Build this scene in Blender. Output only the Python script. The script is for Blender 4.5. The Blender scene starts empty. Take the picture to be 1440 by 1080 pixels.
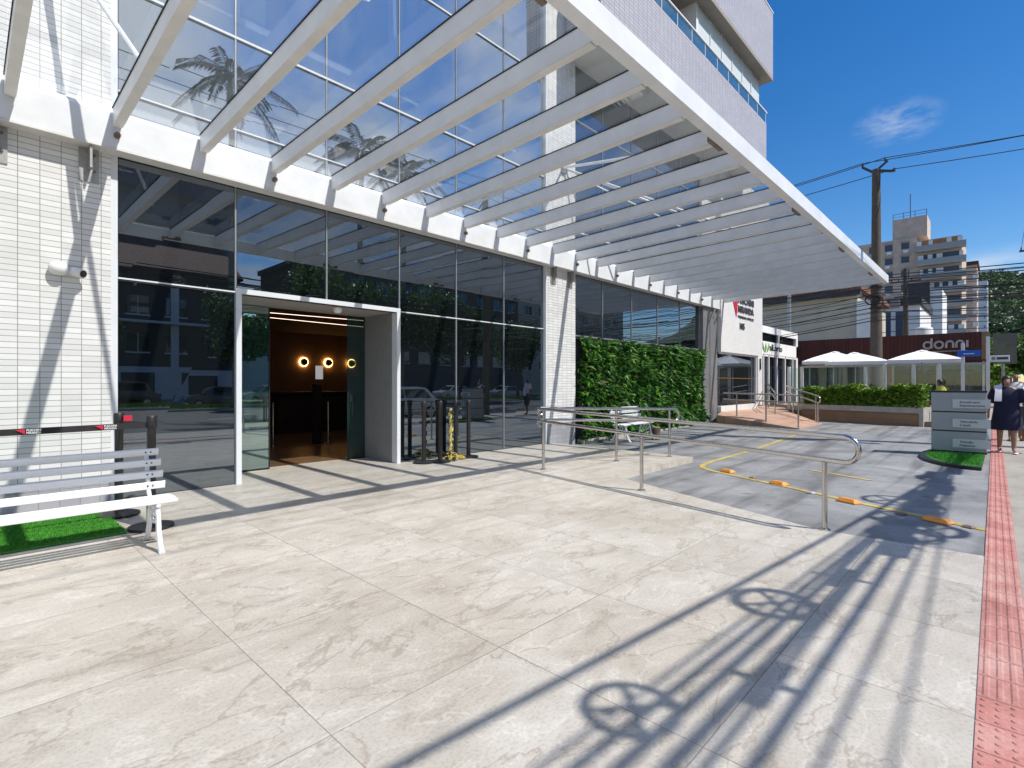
import bpy, math, random
from mathutils import Vector, Matrix
R = math.radians
random.seed(7)
scene = bpy.context.scene
col = bpy.context.collection

# ------------------------------------------------------------------ mesh builder
PR = random.Random(77)
class MB:
    def __init__(s): s.v = []; s.f = []; s.m = []; s.cur = 0
    def add(s, vs, fs):
        b = len(s.v); s.v += [tuple(v) for v in vs]
        for f in fs: s.f.append(tuple(b + i for i in f)); s.m.append(s.cur)
        return s
    def box(s, x0, x1, y0, y1, z0, z1):
        return s.add([(x0,y0,z0),(x1,y0,z0),(x1,y1,z0),(x0,y1,z0),(x0,y0,z1),(x1,y0,z1),(x1,y1,z1),(x0,y1,z1)],
                     [(0,3,2,1),(4,5,6,7),(0,1,5,4),(1,2,6,5),(2,3,7,6),(3,0,4,7)])
    def pane(s, x0, x1, y, z0, z1):
        d = [PR.uniform(-.0035,.0035) for _ in range(4)]
        return s.rings([[(x0,y+d[0],z0),(x1,y+d[1],z0),(x1,y+.03,z0),(x0,y+.03,z0)],[(x0,y+d[2],z1),(x1,y+d[0]+d[2]*.3+d[3]*.5,z1),(x1,y+.03,z1),(x0,y+.03,z1)]], True)
    def bbox(s, x0, x1, y0, y1, z0, z1, b=.01):
        "box with chamfered vertical and top edges"
        P = [(x0+b,y0),(x1-b,y0),(x1,y0+b),(x1,y1-b),(x1-b,y1),(x0+b,y1),(x0,y1-b),(x0,y0+b)]
        cx, cy = (x0+x1)/2, (y0+y1)/2
        def sh(p, d): return (p[0] + (d if p[0] < cx else -d), p[1] + (d if p[1] < cy else -d))
        rings = [[(*p, z0) for p in P], [(*p, z1-b) for p in P], [(*sh(p, b), z1) for p in P]]
        return s.rings(rings, True)
    def rings(s, rings, cap=True, closed=True):
        n = len(rings[0]); b = len(s.v)
        for r in rings: s.v += [tuple(p) for p in r]
        for i in range(len(rings)-1):
            for j in range(n if closed else n-1):
                k = (j+1) % n
                s.f.append((b+i*n+j, b+i*n+k, b+(i+1)*n+k, b+(i+1)*n+j)); s.m.append(s.cur)
        if cap and closed:
            s.f.append(tuple(b+j for j in reversed(range(n)))); s.m.append(s.cur)
            t = b+(len(rings)-1)*n
            s.f.append(tuple(t+j for j in range(n))); s.m.append(s.cur)
        return s
    def tube(s, pts, r, n=8, r1=None, cap=True):
        pts = [Vector(p) for p in pts]; N = len(pts); rings = []
        up = None
        for i, p in enumerate(pts):
            d = (pts[min(i+1, N-1)] - pts[max(i-1, 0)])
            if d.length < 1e-9: d = Vector((0,0,1))
            d.normalize()
            if up is None: up = Vector((0,0,1)) if abs(d.z) < .95 else Vector((1,0,0))
            a = d.cross(up)
            if a.length < 1e-4: a = d.orthogonal()
            a.normalize(); b = a.cross(d); up = b
            rr = r if r1 is None else r + (r1-r)*i/max(N-1, 1)
            rings.append([p + a*(rr*math.cos(2*math.pi*k/n)) + b*(rr*math.sin(2*math.pi*k/n)) for k in range(n)])
        return s.rings(rings, cap)
    def lathe(s, prof, c=(0,0,0), n=20):
        return s.rings([[(c[0]+r*math.cos(2*math.pi*k/n), c[1]+r*math.sin(2*math.pi*k/n), c[2]+z) for k in range(n)] for r, z in prof], True)
    def bar(s, p0, p1, w, h, up=(0,0,1)):
        "rectangular bar between two points, w across, h along up"
        p0, p1 = Vector(p0), Vector(p1); d = (p1-p0).normalized(); u = Vector(up)
        a = d.cross(u); a = a.normalized() if a.length > 1e-5 else d.orthogonal().normalized(); u = a.cross(d)
        q = [a*x*w/2 + u*y*h/2 for x, y in ((-1,-1),(1,-1),(1,1),(-1,1))]
        return s.rings([[p0+k for k in q], [p1+k for k in q]], True)
    def prism(s, poly, z0, z1):
        a = sum(poly[i][0]*poly[(i+1)%len(poly)][1]-poly[(i+1)%len(poly)][0]*poly[i][1] for i in range(len(poly)))
        if a < 0: poly = poly[::-1]
        return s.rings([[(x,y,z0) for x,y in poly], [(x,y,z1) for x,y in poly]], True)
    def prof_y(s, poly, y0, y1):
        "polygon in x,z extruded along y"
        a = sum(poly[i][0]*poly[(i+1)%len(poly)][1]-poly[(i+1)%len(poly)][0]*poly[i][1] for i in range(len(poly)))
        if a > 0: poly = poly[::-1]
        return s.rings([[(x,y0,z) for x,z in poly], [(x,y1,z) for x,z in poly]], True)
    def leaf(s, p, d, n, L, w, fold=.25):
        p = Vector(p); d = Vector(d).normalized(); n = Vector(n)
        a = d.cross(n); a = a.normalized() if a.length > 1e-4 else d.orthogonal().normalized(); u = a.cross(d)
        m = p + d*L*.5
        return s.add([p, m + a*w/2 + u*fold*w, p + d*L - u*L*.15, m - a*w/2 + u*fold*w], [(0,1,2),(0,2,3)])
    def ball(s, c, rx, ry, rz, n=12, m=8):
        rings = []
        for i in range(m+1):
            t = math.pi*i/m; q = max(math.sin(t), .02)
            rings.append([(c[0]+rx*q*math.cos(2*math.pi*k/n), c[1]+ry*q*math.sin(2*math.pi*k/n), c[2]-rz*math.cos(t)) for k in range(n)])
        return s.rings(rings, True)
    def build(s, name, mat, parent=None, smooth=False, loc=None):
        me = bpy.data.meshes.new(name)
        o = bpy.data.objects.new(name, me); col.objects.link(o)
        org = Vector((0,0,0))
        if parent is not None:
            o.parent = parent; org = root_loc(parent)
        elif loc is not None:
            org = Vector(loc); o.location = org
        me.from_pydata([tuple(Vector(v)-org) for v in s.v], [], s.f)
        for m in (mat if isinstance(mat, (list, tuple)) else [mat]): me.materials.append(m)
        if isinstance(mat, (list, tuple)): me.polygons.foreach_set('material_index', s.m)
        if smooth:
            me.polygons.foreach_set('use_smooth', [True]*len(me.polygons))
            try: me.set_sharp_from_angle(angle=R(40))
            except Exception: pass
        me.update(); return o

def root_loc(o):
    while o.parent: o = o.parent
    return Vector(o.location)
def tag(o, label, cat, group=None):
    o['label'] = label; o['category'] = cat
    if group: o['group'] = group
    return o
def thing(name, label, cat, loc=(0,0,0), group=None):
    o = bpy.data.objects.new(name, None); col.objects.link(o); o.location = loc; o.empty_display_size = .2
    return tag(o, label, cat, group)
def struct(o, kind='structure'): o['kind'] = kind; return o
def copy_tree(o, parent=None):
    c = o.copy(); col.objects.link(c)
    if parent is not None: c.parent = parent
    for ch in list(o.children): copy_tree(ch, c)
    return c
def dup(o, loc, label=None, rotz=None):
    c = copy_tree(o); c.location = loc
    if rotz is not None: c.rotation_euler = (0,0,rotz)
    if label: c['label'] = label
    return c
def text_into(mb, body, size, mtx, width=None, extrude=.01, bold=0.0, shear=0):
    cu = bpy.data.curves.new('t', 'FONT'); cu.body = body; cu.size = size; cu.extrude = extrude; cu.offset = bold
    cu.resolution_u = 3; cu.align_x = 'LEFT'; cu.shear = shear
    ob = bpy.data.objects.new('t', cu); col.objects.link(ob)
    dg = bpy.context.evaluated_depsgraph_get(); ev = ob.evaluated_get(dg); me = ev.to_mesh()
    vs = [v.co.copy() for v in me.vertices]
    fs = [tuple(p.vertices) for p in me.polygons]
    if vs:
        x0 = min(v.x for v in vs); x1 = max(v.x for v in vs); k = 1 if not width else width/max(x1-x0, 1e-6)
        vs = [mtx @ Vector(((v.x-x0)*k, v.y, v.z)) for v in vs]
        mb.add(vs, fs)
    ev.to_mesh_clear(); bpy.data.objects.remove(ob); bpy.data.curves.remove(cu)
    return mb
def face_street(x, y, z): return Matrix.Translation((x,y,z)) @ Matrix.Rotation(R(90), 4, 'X')             # reads along +X, faces -Y
def face_walk(x, y, z): return Matrix.Translation((x,y,z)) @ Matrix.Rotation(R(-90), 4, 'Z') @ Matrix.Rotation(R(90), 4, 'X')   # faces -X

# ------------------------------------------------------------------ materials
def nt(name):
    m = bpy.data.materials.new(name); m.use_nodes = True
    t = m.node_tree; b = t.nodes['Principled BSDF']; return m, t, b
def N(t, typ, **kw):
    n = t.nodes.new(typ)
    for k, v in kw.items(): setattr(n, k, v)
    return n
def c4(c): return (*c, 1)
def ramp(t, fac, stops):
    r = N(t, 'ShaderNodeValToRGB'); e = r.color_ramp.elements
    while len(e) < len(stops): e.new(.5)
    for i, (p, c) in enumerate(stops): e[i].position = p; e[i].color = c4(c)
    t.links.new(fac, r.inputs[0]); return r.outputs[0]
def mixc(t, fac, a, b, typ='MIX'):
    m = N(t, 'ShaderNodeMix', data_type='RGBA', blend_type=typ)
    for s, v in ((m.inputs[0], fac), (m.inputs[6], a), (m.inputs[7], b)):
        if hasattr(v, 'node'): t.links.new(v, s)
        elif isinstance(v, (int, float)): s.default_value = v
        else: s.default_value = c4(v)
    return m.outputs[2]
def mk(name, c, rough=.6, var=.12, scale=6., metal=0., bump=0., spec=.5, bscale=None, emit=None, coat=0):
    m, t, b = nt(name)
    tc = N(t, 'ShaderNodeTexCoord')
    n = N(t, 'ShaderNodeTexNoise'); n.inputs['Scale'].default_value = scale; n.inputs['Detail'].default_value = 5; n.inputs['Roughness'].default_value = .6
    t.links.new(tc.outputs['Object'], n.inputs['Vector'])
    lo = tuple(x*(1-var) for x in c); hi = tuple(min(x*(1+var), 1) for x in c)
    t.links.new(ramp(t, n.outputs['Fac'], [(.3, lo), (.7, hi)]), b.inputs['Base Color'])
    b.inputs['Roughness'].default_value = rough; b.inputs['Metallic'].default_value = metal
    b.inputs['Specular IOR Level'].default_value = spec
    if coat: b.inputs['Coat Weight'].default_value = coat
    if bump:
        n2 = N(t, 'ShaderNodeTexNoise'); n2.inputs['Scale'].default_value = bscale or scale*8; n2.inputs['Detail'].default_value = 4
        t.links.new(tc.outputs['Object'], n2.inputs['Vector'])
        bp = N(t, 'ShaderNodeBump'); bp.inputs['Strength'].default_value = bump; bp.inputs['Distance'].default_value = .01
        t.links.new(n2.outputs['Fac'], bp.inputs['Height']); t.links.new(bp.outputs[0], b.inputs['Normal'])
    if emit:
        b.inputs['Emission Color'].default_value = c4(emit[0]); b.inputs['Emission Strength'].default_value = emit[1]
    return m
def tile(name, c1, c2, mortar, w, h, ms, rough=.35, offset=0., axes='XZ', bump=.3, shift=(0,0), dirt=.1):
    m, t, b = nt(name)
    tc = N(t, 'ShaderNodeTexCoord'); sp = N(t, 'ShaderNodeSeparateXYZ'); t.links.new(tc.outputs['Object'], sp.inputs[0])
    cb = N(t, 'ShaderNodeCombineXYZ')
    ad = N(t, 'ShaderNodeMath', operation='ADD')
    if axes == 'XZ':
        t.links.new(sp.outputs[0], ad.inputs[0]); t.links.new(sp.outputs[1], ad.inputs[1]); second = sp.outputs[2]
    else:
        t.links.new(sp.outputs[0], ad.inputs[0]); ad.inputs[1].default_value = 0; second = sp.outputs[1]
    a1 = N(t, 'ShaderNodeMath', operation='ADD'); t.links.new(ad.outputs[0], a1.inputs[0]); a1.inputs[1].default_value = shift[0]
    a2 = N(t, 'ShaderNodeMath', operation='ADD'); t.links.new(second, a2.inputs[0]); a2.inputs[1].default_value = shift[1]
    t.links.new(a1.outputs[0], cb.inputs[0]); t.links.new(a2.outputs[0], cb.inputs[1])
    br = N(t, 'ShaderNodeTexBrick', offset=offset, squash=1.0)
    br.inputs['Scale'].default_value = 1; br.inputs['Brick Width'].default_value = w; br.inputs['Row Height'].default_value = h
    br.inputs['Mortar Size'].default_value = ms; br.inputs['Mortar Smooth'].default_value = .15
    br.inputs['Color1'].default_value = c4(c1); br.inputs['Color2'].default_value = c4(c2); br.inputs['Mortar'].default_value = c4(mortar)
    t.links.new(cb.outputs[0], br.inputs['Vector'])
    n = N(t, 'ShaderNodeTexNoise'); n.inputs['Scale'].default_value = 1.3; n.inputs['Detail'].default_value = 7; n.inputs['Roughness'].default_value = .65
    t.links.new(tc.outputs['Object'], n.inputs['Vector'])
    d = ramp(t, n.outputs['Fac'], [(.3, (1-dirt,)*3), (.65, (1,1,1))])
    t.links.new(mixc(t, 1.0, br.outputs['Color'], d, 'MULTIPLY'), b.inputs['Base Color'])
    b.inputs['Roughness'].default_value = rough
    bp = N(t, 'ShaderNodeBump', invert=True); bp.inputs['Strength'].default_value = bump; bp.inputs['Distance'].default_value = .004
    t.links.new(br.outputs['Fac'], bp.inputs['Height']); t.links.new(bp.outputs[0], b.inputs['Normal'])
    return m
def leafmat(name, stops, rough=.45, trans=.25):
    m, t, b = nt(name)
    g = N(t, 'ShaderNodeNewGeometry')
    c = ramp(t, g.outputs['Random Per Island'], stops)
    t.links.new(c, b.inputs['Base Color']); b.inputs['Roughness'].default_value = rough
    tr = N(t, 'ShaderNodeBsdfTranslucent'); t.links.new(c, tr.inputs[0])
    mx = N(t, 'ShaderNodeMixShader'); mx.inputs[0].default_value = trans
    t.links.new(b.outputs[0], mx.inputs[1]); t.links.new(tr.outputs[0], mx.inputs[2])
    t.links.new(mx.outputs[0], t.nodes['Material Output'].inputs[0]); return m
def glassmat(name, base=(.006,.008,.009), tint=(.80,.90,1.0), f0=.30, trans=0., wav=.0):
    "tinted mirror glazing: dark body (or see-through share) under a fresnel mirror coat"
    m, t, b = nt(name)
    b.inputs['Base Color'].default_value = c4(base); b.inputs['Roughness'].default_value = .6; b.inputs['Specular IOR Level'].default_value = 0
    body = b.outputs[0]
    if trans:
        tp = N(t, 'ShaderNodeBsdfTransparent'); tp.inputs[0].default_value = c4((.75,.9,.88))
        mt = N(t, 'ShaderNodeMixShader'); mt.inputs[0].default_value = trans
        t.links.new(body, mt.inputs[1]); t.links.new(tp.outputs[0], mt.inputs[2]); body = mt.outputs[0]
    gl = N(t, 'ShaderNodeBsdfGlossy'); gl.inputs['Roughness'].default_value = 0; gl.inputs['Color'].default_value = c4(tint)
    lw = N(t, 'ShaderNodeLayerWeight'); lw.inputs['Blend'].default_value = .5
    pw = N(t, 'ShaderNodeMath', operation='POWER'); t.links.new(lw.outputs['Facing'], pw.inputs[0]); pw.inputs[1].default_value = 4
    ml = N(t, 'ShaderNodeMath', operation='MULTIPLY_ADD'); t.links.new(pw.outputs[0], ml.inputs[0]); ml.inputs[1].default_value = .95-f0; ml.inputs[2].default_value = f0
    if wav:
        tc = N(t, 'ShaderNodeTexCoord'); nz = N(t, 'ShaderNodeTexNoise'); nz.inputs['Scale'].default_value = .9; nz.inputs['Detail'].default_value = 1
        t.links.new(tc.outputs['Object'], nz.inputs['Vector'])
        bp = N(t, 'ShaderNodeBump'); bp.inputs['Strength'].default_value = wav; bp.inputs['Distance'].default_value = .02
        t.links.new(nz.outputs['Fac'], bp.inputs['Height']); t.links.new(bp.outputs[0], gl.inputs['Normal'])
    mx = N(t, 'ShaderNodeMixShader'); t.links.new(ml.outputs[0], mx.inputs[0]); t.links.new(body, mx.inputs[1]); t.links.new(gl.outputs[0], mx.inputs[2])
    t.links.new(mx.outputs[0], t.nodes['Material Output'].inputs[0]); return m
def clearglass(name, tint=(.93,.97,.96), f0=.05, haze=.04, hazec=(.75,.8,.8)):
    m, t, b = nt(name); t.nodes.remove(b)
    tp = N(t, 'ShaderNodeBsdfTransparent'); tp.inputs[0].default_value = c4(tint)
    df = N(t, 'ShaderNodeBsdfDiffuse'); df.inputs[0].default_value = c4(hazec)
    tc = N(t, 'ShaderNodeTexCoord'); nz = N(t, 'ShaderNodeTexNoise'); nz.inputs['Scale'].default_value = 2.5; nz.inputs['Detail'].default_value = 6; nz.inputs['Roughness'].default_value = .7
    t.links.new(tc.outputs['Object'], nz.inputs['Vector'])
    mr = N(t, 'ShaderNodeMapRange'); t.links.new(nz.outputs['Fac'], mr.inputs[0]); mr.inputs[1].default_value = .35; mr.inputs[2].default_value = .8; mr.inputs[3].default_value = haze*.4; mr.inputs[4].default_value = haze*2
    m0 = N(t, 'ShaderNodeMixShader'); t.links.new(mr.outputs[0], m0.inputs[0]); t.links.new(tp.outputs[0], m0.inputs[1]); t.links.new(df.outputs[0], m0.inputs[2])
    gl = N(t, 'ShaderNodeBsdfGlossy'); gl.inputs['Roughness'].default_value = 0
    lw = N(t, 'ShaderNodeLayerWeight'); lw.inputs['Blend'].default_value = .5
    pw = N(t, 'ShaderNodeMath', operation='POWER'); t.links.new(lw.outputs['Facing'], pw.inputs[0]); pw.inputs[1].default_value = 4
    ml = N(t, 'ShaderNodeMath', operation='MULTIPLY_ADD'); t.links.new(pw.outputs[0], ml.inputs[0]); ml.inputs[1].default_value = .8; ml.inputs[2].default_value = f0
    mx = N(t, 'ShaderNodeMixShader'); t.links.new(ml.outputs[0], mx.inputs[0]); t.links.new(m0.outputs[0], mx.inputs[1]); t.links.new(gl.outputs[0], mx.inputs[2])
    t.links.new(mx.outputs[0], t.nodes['Material Output'].inputs[0]); return m
def emitmat(name, c, s):
    m, t, b = nt(name); t.nodes.remove(b); e = N(t, 'ShaderNodeEmission'); e.inputs[0].default_value = c4(c); e.inputs[1].default_value = s
    t.links.new(e.outputs[0], t.nodes['Material Output'].inputs[0]); return m

def stone_paving():
    m, t, b = nt('beige stone tiles')
    TX, TY, OX, OY, J = 1.02, 1.185, -1.08+1.02*20, -.90+1.185*20, .0028
    tc = N(t, 'ShaderNodeTexCoord'); sp = N(t, 'ShaderNodeSeparateXYZ'); t.links.new(tc.outputs['Object'], sp.inputs[0])
    def M(op, a, bb, c=None):
        n = N(t, 'ShaderNodeMath', operation=op)
        for i, v in enumerate((a, bb, c)):
            if v is None: continue
            if hasattr(v, 'node'): t.links.new(v, n.inputs[i])
            else: n.inputs[i].default_value = v
        return n.outputs[0]
    u = M('DIVIDE', M('ADD', sp.outputs[0], OX), TX); v = M('DIVIDE', M('ADD', sp.outputs[1], OY), TY)
    fu, fv = M('FRACT', u, 0), M('FRACT', v, 0)
    iu, iv = M('FLOOR', u, 0), M('FLOOR', v, 0)
    eu = M('MULTIPLY', M('MINIMUM', fu, M('SUBTRACT', 1, fu)), TX); ev = M('MULTIPLY', M('MINIMUM', fv, M('SUBTRACT', 1, fv)), TY)
    edge = M('MINIMUM', eu, ev)
    cb = N(t, 'ShaderNodeCombineXYZ'); t.links.new(iu, cb.inputs[0]); t.links.new(iv, cb.inputs[1])
    wn = N(t, 'ShaderNodeTexWhiteNoise', noise_dimensions='2D'); t.links.new(cb.outputs[0], wn.inputs['Vector'])
    W = M('MULTIPLY', wn.outputs['Value'], 40)
    mp = N(t, 'ShaderNodeMapping'); mp.inputs['Rotation'].default_value = (0,0,R(35)); mp.inputs['Scale'].default_value = (.9,1.7,1)
    t.links.new(tc.outputs['Object'], mp.inputs[0])
    n1 = N(t, 'ShaderNodeTexNoise', noise_dimensions='4D'); n1.inputs['Scale'].default_value = 1.5; n1.inputs['Detail'].default_value = 9; n1.inputs['Roughness'].default_value = .62; n1.inputs['Distortion'].default_value = 1.2
    t.links.new(mp.outputs[0], n1.inputs['Vector']); t.links.new(W, n1.inputs['W'])
    c = ramp(t, n1.outputs['Fac'], [(.27, (.345,.305,.255)), (.42, (.465,.43,.375)), (.56, (.52,.485,.43)), (.74, (.59,.56,.51))])
    # thin veins
    n2 = N(t, 'ShaderNodeTexNoise', noise_dimensions='4D'); n2.inputs['Scale'].default_value = 1.1; n2.inputs['Detail'].default_value = 6; n2.inputs['Roughness'].default_value = .55; n2.inputs['Distortion'].default_value = .6
    t.links.new(mp.outputs[0], n2.inputs['Vector']); t.links.new(M('ADD', W, 13.), n2.inputs['W'])
    vein = ramp(t, M('ABSOLUTE', M('SUBTRACT', n2.outputs['Fac'], .5), 0), [(0, (1,1,1)), (.012, (0,0,0))])
    c = mixc(t, M('MULTIPLY', vein, .6), c, (.30,.255,.205))
    n5 = N(t, 'ShaderNodeTexNoise', noise_dimensions='4D'); n5.inputs['Scale'].default_value = 2.3; n5.inputs['Detail'].default_value = 5; n5.inputs['Distortion'].default_value = .4
    t.links.new(mp.outputs[0], n5.inputs['Vector']); t.links.new(M('ADD', W, 29.), n5.inputs['W'])
    vein2 = ramp(t, M('ABSOLUTE', M('SUBTRACT', n5.outputs['Fac'], .48), 0), [(0, (1,1,1)), (.016, (0,0,0))])
    c = mixc(t, M('MULTIPLY', vein2, .3), c, (.74,.71,.66))
    # worn-in dirt in patches over tile borders
    n3 = N(t, 'ShaderNodeTexNoise'); n3.inputs['Scale'].default_value = .55; n3.inputs['Detail'].default_value = 7; n3.inputs['Roughness'].default_value = .62
    t.links.new(tc.outputs['Object'], n3.inputs['Vector'])
    c = mixc(t, 1., c, ramp(t, n3.outputs['Fac'], [(.32, (.86,.83,.79)), (.55, (1,1,1))]), 'MULTIPLY')
    n4 = N(t, 'ShaderNodeTexNoise'); n4.inputs['Scale'].default_value = 1.35; n4.inputs['Detail'].default_value = 3
    t.links.new(tc.outputs['Object'], n4.inputs['Vector'])
    spot = ramp(t, n4.outputs['Fac'], [(.75, (0,0,0)), (.765, (1,1,1))])
    c = mixc(t, M('MULTIPLY', spot, .55), c, (.30,.22,.13))
    tone = M('MULTIPLY_ADD', wn.outputs['Value'], .12, .92)
    tn = N(t, 'ShaderNodeCombineXYZ')
    for i in range(3): t.links.new(tone, tn.inputs[i])
    c = mixc(t, 1., c, tn.outputs[0], 'MULTIPLY')
    sk1 = N(t, 'ShaderNodeTexNoise'); sk1.inputs['Scale'].default_value = 55; sk1.inputs['Detail'].default_value = 4; sk1.inputs['Roughness'].default_value = .7
    t.links.new(tc.outputs['Object'], sk1.inputs['Vector'])
    c = mixc(t, 1., c, ramp(t, sk1.outputs['Fac'], [(.33, (.80,.78,.75)), (.5, (1,1,1)), (.7, (1.06,1.06,1.06))]), 'MULTIPLY')
    vo = N(t, 'ShaderNodeTexVoronoi'); vo.inputs['Scale'].default_value = 2.1; t.links.new(tc.outputs['Object'], vo.inputs['Vector'])
    gum = ramp(t, vo.outputs['Distance'], [(.028, (1,1,1)), (.045, (0,0,0))])
    c = mixc(t, M('MULTIPLY', gum, .5), c, (.20,.165,.125))
    jn = ramp(t, edge, [(0, (1,1,1)), (J*.6, (1,1,1)), (J*1.3, (0,0,0))])
    jf = N(t, 'ShaderNodeTexNoise'); jf.inputs['Scale'].default_value = .8; t.links.new(tc.outputs['Object'], jf.inputs['Vector'])
    c = mixc(t, M('MULTIPLY', jn, M('MULTIPLY_ADD', jf.outputs['Fac'], 1.5, 0.1)), c, (.10,.085,.07))
    t.links.new(c, b.inputs['Base Color'])
    t.links.new(ramp(t, n1.outputs['Fac'], [(.3, (.5,.5,.5)), (.7, (.38,.38,.38))]), b.inputs['Roughness'])
    b.inputs['Specular IOR Level'].default_value = .3
    bp = N(t, 'ShaderNodeBump', invert=True); bp.inputs['Strength'].default_value = .4; bp.inputs['Distance'].default_value = .003
    t.links.new(jn, bp.inputs['Height']); t.links.new(bp.outputs[0], b.inputs['Normal'])
    return m
def worn_floor(name, a, b_, c_, s=.7, rough=.75, stretch=(1,1,1), streak=0):
    m, t, b = nt(name); tc = N(t, 'ShaderNodeTexCoord'); mp = N(t, 'ShaderNodeMapping'); mp.inputs['Scale'].default_value = stretch
    t.links.new(tc.outputs['Object'], mp.inputs[0])
    n = N(t, 'ShaderNodeTexNoise'); n.inputs['Scale'].default_value = s; n.inputs['Detail'].default_value = 9; n.inputs['Roughness'].default_value = .68; n.inputs['Distortion'].default_value = .5
    t.links.new(mp.outputs[0], n.inputs['Vector'])
    c = ramp(t, n.outputs['Fac'], [(.32, a), (.5, b_), (.68, c_)])
    n2 = N(t, 'ShaderNodeTexNoise'); n2.inputs['Scale'].default_value = 60; n2.inputs['Detail'].default_value = 3
    t.links.new(tc.outputs['Object'], n2.inputs['Vector'])
    c = mixc(t, 1., c, ramp(t, n2.outputs['Fac'], [(.35, (.82,.82,.82)), (.65, (1.,1.,1.))]), 'MULTIPLY')
    if streak:      # tyre scuffs along the way cars turn in
        m2 = N(t, 'ShaderNodeMapping'); m2.inputs['Rotation'].default_value = (0,0,R(-62)); m2.inputs['Scale'].default_value = (.22,3.4,1); t.links.new(tc.outputs['Object'], m2.inputs[0])
        n3 = N(t, 'ShaderNodeTexNoise'); n3.inputs['Scale'].default_value = 1.; n3.inputs['Detail'].default_value = 5; n3.inputs['Distortion'].default_value = .5; t.links.new(m2.outputs[0], n3.inputs['Vector'])
        c = mixc(t, 1., c, ramp(t, n3.outputs['Fac'], [(.34, (1-streak,)*3), (.5, (1,1,1))]), 'MULTIPLY')
        vo = N(t, 'ShaderNodeTexVoronoi'); vo.inputs['Scale'].default_value = 1.3; t.links.new(tc.outputs['Object'], vo.inputs['Vector'])
        c = mixc(t, 1., c, ramp(t, vo.outputs['Distance'], [(.06, (.62,.60,.58)), (.11, (1,1,1))]), 'MULTIPLY')
    t.links.new(c, b.inputs['Base Color']); b.inputs['Roughness'].default_value = rough
    bp = N(t, 'ShaderNodeBump'); bp.inputs['Strength'].default_value = .25; bp.inputs['Distance'].default_value = .004
    t.links.new(n2.outputs['Fac'], bp.inputs['Height']); t.links.new(bp.outputs[0], b.inputs['Normal'])
    return m

PAVE = stone_paving()
GREY = worn_floor('grey painted concrete', (.155,.157,.16), (.25,.253,.257), (.345,.345,.345), 1.1, streak=.38)
SIDE = worn_floor('sidewalk concrete', (.26,.235,.20), (.36,.33,.285), (.43,.40,.35), 1.2)
ASPH = worn_floor('asphalt', (.045,.045,.048), (.06,.06,.063), (.085,.085,.088), .5)
GROUND = worn_floor('bare ground', (.16,.14,.11), (.2,.18,.14), (.26,.23,.19), .3)
KERB = mk('kerb concrete', (.42,.40,.37), .8, .2, 4, bump=.3)
TACT = worn_floor('red tactile paving', (.33,.125,.105), (.49,.205,.175), (.57,.31,.275), 2.8)
TACTW = worn_floor('faded tactile paving', (.33,.13,.11), (.47,.22,.19), (.56,.34,.30), 2.2)
WTILE = tile('white strip tiles', (.83,.825,.81), (.70,.695,.68), (.32,.30,.285), .192, .0685, .0040, .28, dirt=.06)
WTILE2 = tile('white facing tiles', (.78,.77,.75), (.73,.72,.70), (.52,.50,.48), .192, .0685, .003, .4, dirt=.07)
SKIRT = tile('grey skirting tiles', (.40,.40,.42), (.34,.34,.37), (.24,.24,.24), .192, .11, .004, .4)
LTILE = tile('lilac grey tower tiles', (.50,.485,.525), (.44,.43,.47), (.22,.215,.23), .24, .1, .009, .45, dirt=.06)
SOFFIT = mk('plaster soffit', (.62,.60,.55), .9, .06, 2)
GRANITE = mk('grey granite', (.19,.188,.186), .4, .10, 5, bump=.05)
JAMB = mk('grey portal cladding', (.25,.25,.25), .45, .08, 9)
STEELW = mk('white painted steel', (.77,.78,.79), .38, .08, 2.2, coat=.1)
STEELB = mk('off white steel flange', (.72,.70,.67), .5, .08, 3)
GASK = mk('black gasket', (.012,.012,.014), .6, .1)
ALU = mk('white aluminium frame', (.72,.74,.76), .35, .04, 4)
DARKALU = mk('dark mullion', (.02,.022,.026), .4, .1)
GREYALU = mk('grey mullion', (.33,.35,.37), .35, .08, 5, metal=.4)
INOX = mk('stainless steel', (.56,.53,.50), .2, .06, 14, metal=1.)
GALV = mk('galvanised bracket', (.42,.41,.39), .45, .15, 20, metal=.7)
RUST = mk('rust stained steel', (.20,.15,.12), .7, .3, 20)
GLASS = glassmat('mirror curtain wall glass', f0=.27, wav=.02)
GLASSU = glassmat('upper curtain wall glass', base=(.075,.085,.10), tint=(.92,.97,1.), f0=.60, wav=.02)
GLASSD = glassmat('door leaf glass', base=(.02,.05,.045), tint=(.75,.92,.88), f0=.38, trans=.25)
GLASSE = glassmat('open door leaf glass', base=(.02,.045,.045), tint=(.7,.85,.85), f0=.08, trans=.5)
GLASSW = glassmat('dark window glass', base=(.01,.012,.014), f0=.12)
ROOFG = clearglass('canopy glass', (.975,.985,.985), .045, haze=.018)
SCREENG = clearglass('windscreen glass', (.86,.93,.91), .06, .03)
LEAFW = leafmat('vertical garden leaves', [(0,(.010,.04,.010)),(.25,(.035,.13,.02)),(.6,(.085,.25,.035)),(.85,(.15,.36,.055)),(.94,(.28,.48,.11)),(1,(.20,.13,.05))])
LEAFH = leafmat('hedge leaves', [(0,(.035,.09,.012)),(.35,(.09,.20,.02)),(.7,(.20,.36,.035)),(1,(.38,.52,.09))])
LEAFT = leafmat('tree leaves', [(0,(.015,.045,.01)),(.4,(.04,.10,.018)),(.75,(.09,.18,.03)),(1,(.16,.26,.05))], trans=.42)
LEAFP = leafmat('palm leaves', [(0,(.012,.028,.01)),(.6,(.03,.06,.018)),(1,(.06,.09,.03))])
FORM = leafmat('forest leaves', [(0,(.03,.06,.03)),(.4,(.055,.11,.045)),(.75,(.10,.17,.06)),(1,(.15,.22,.08))], trans=.2)
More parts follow.
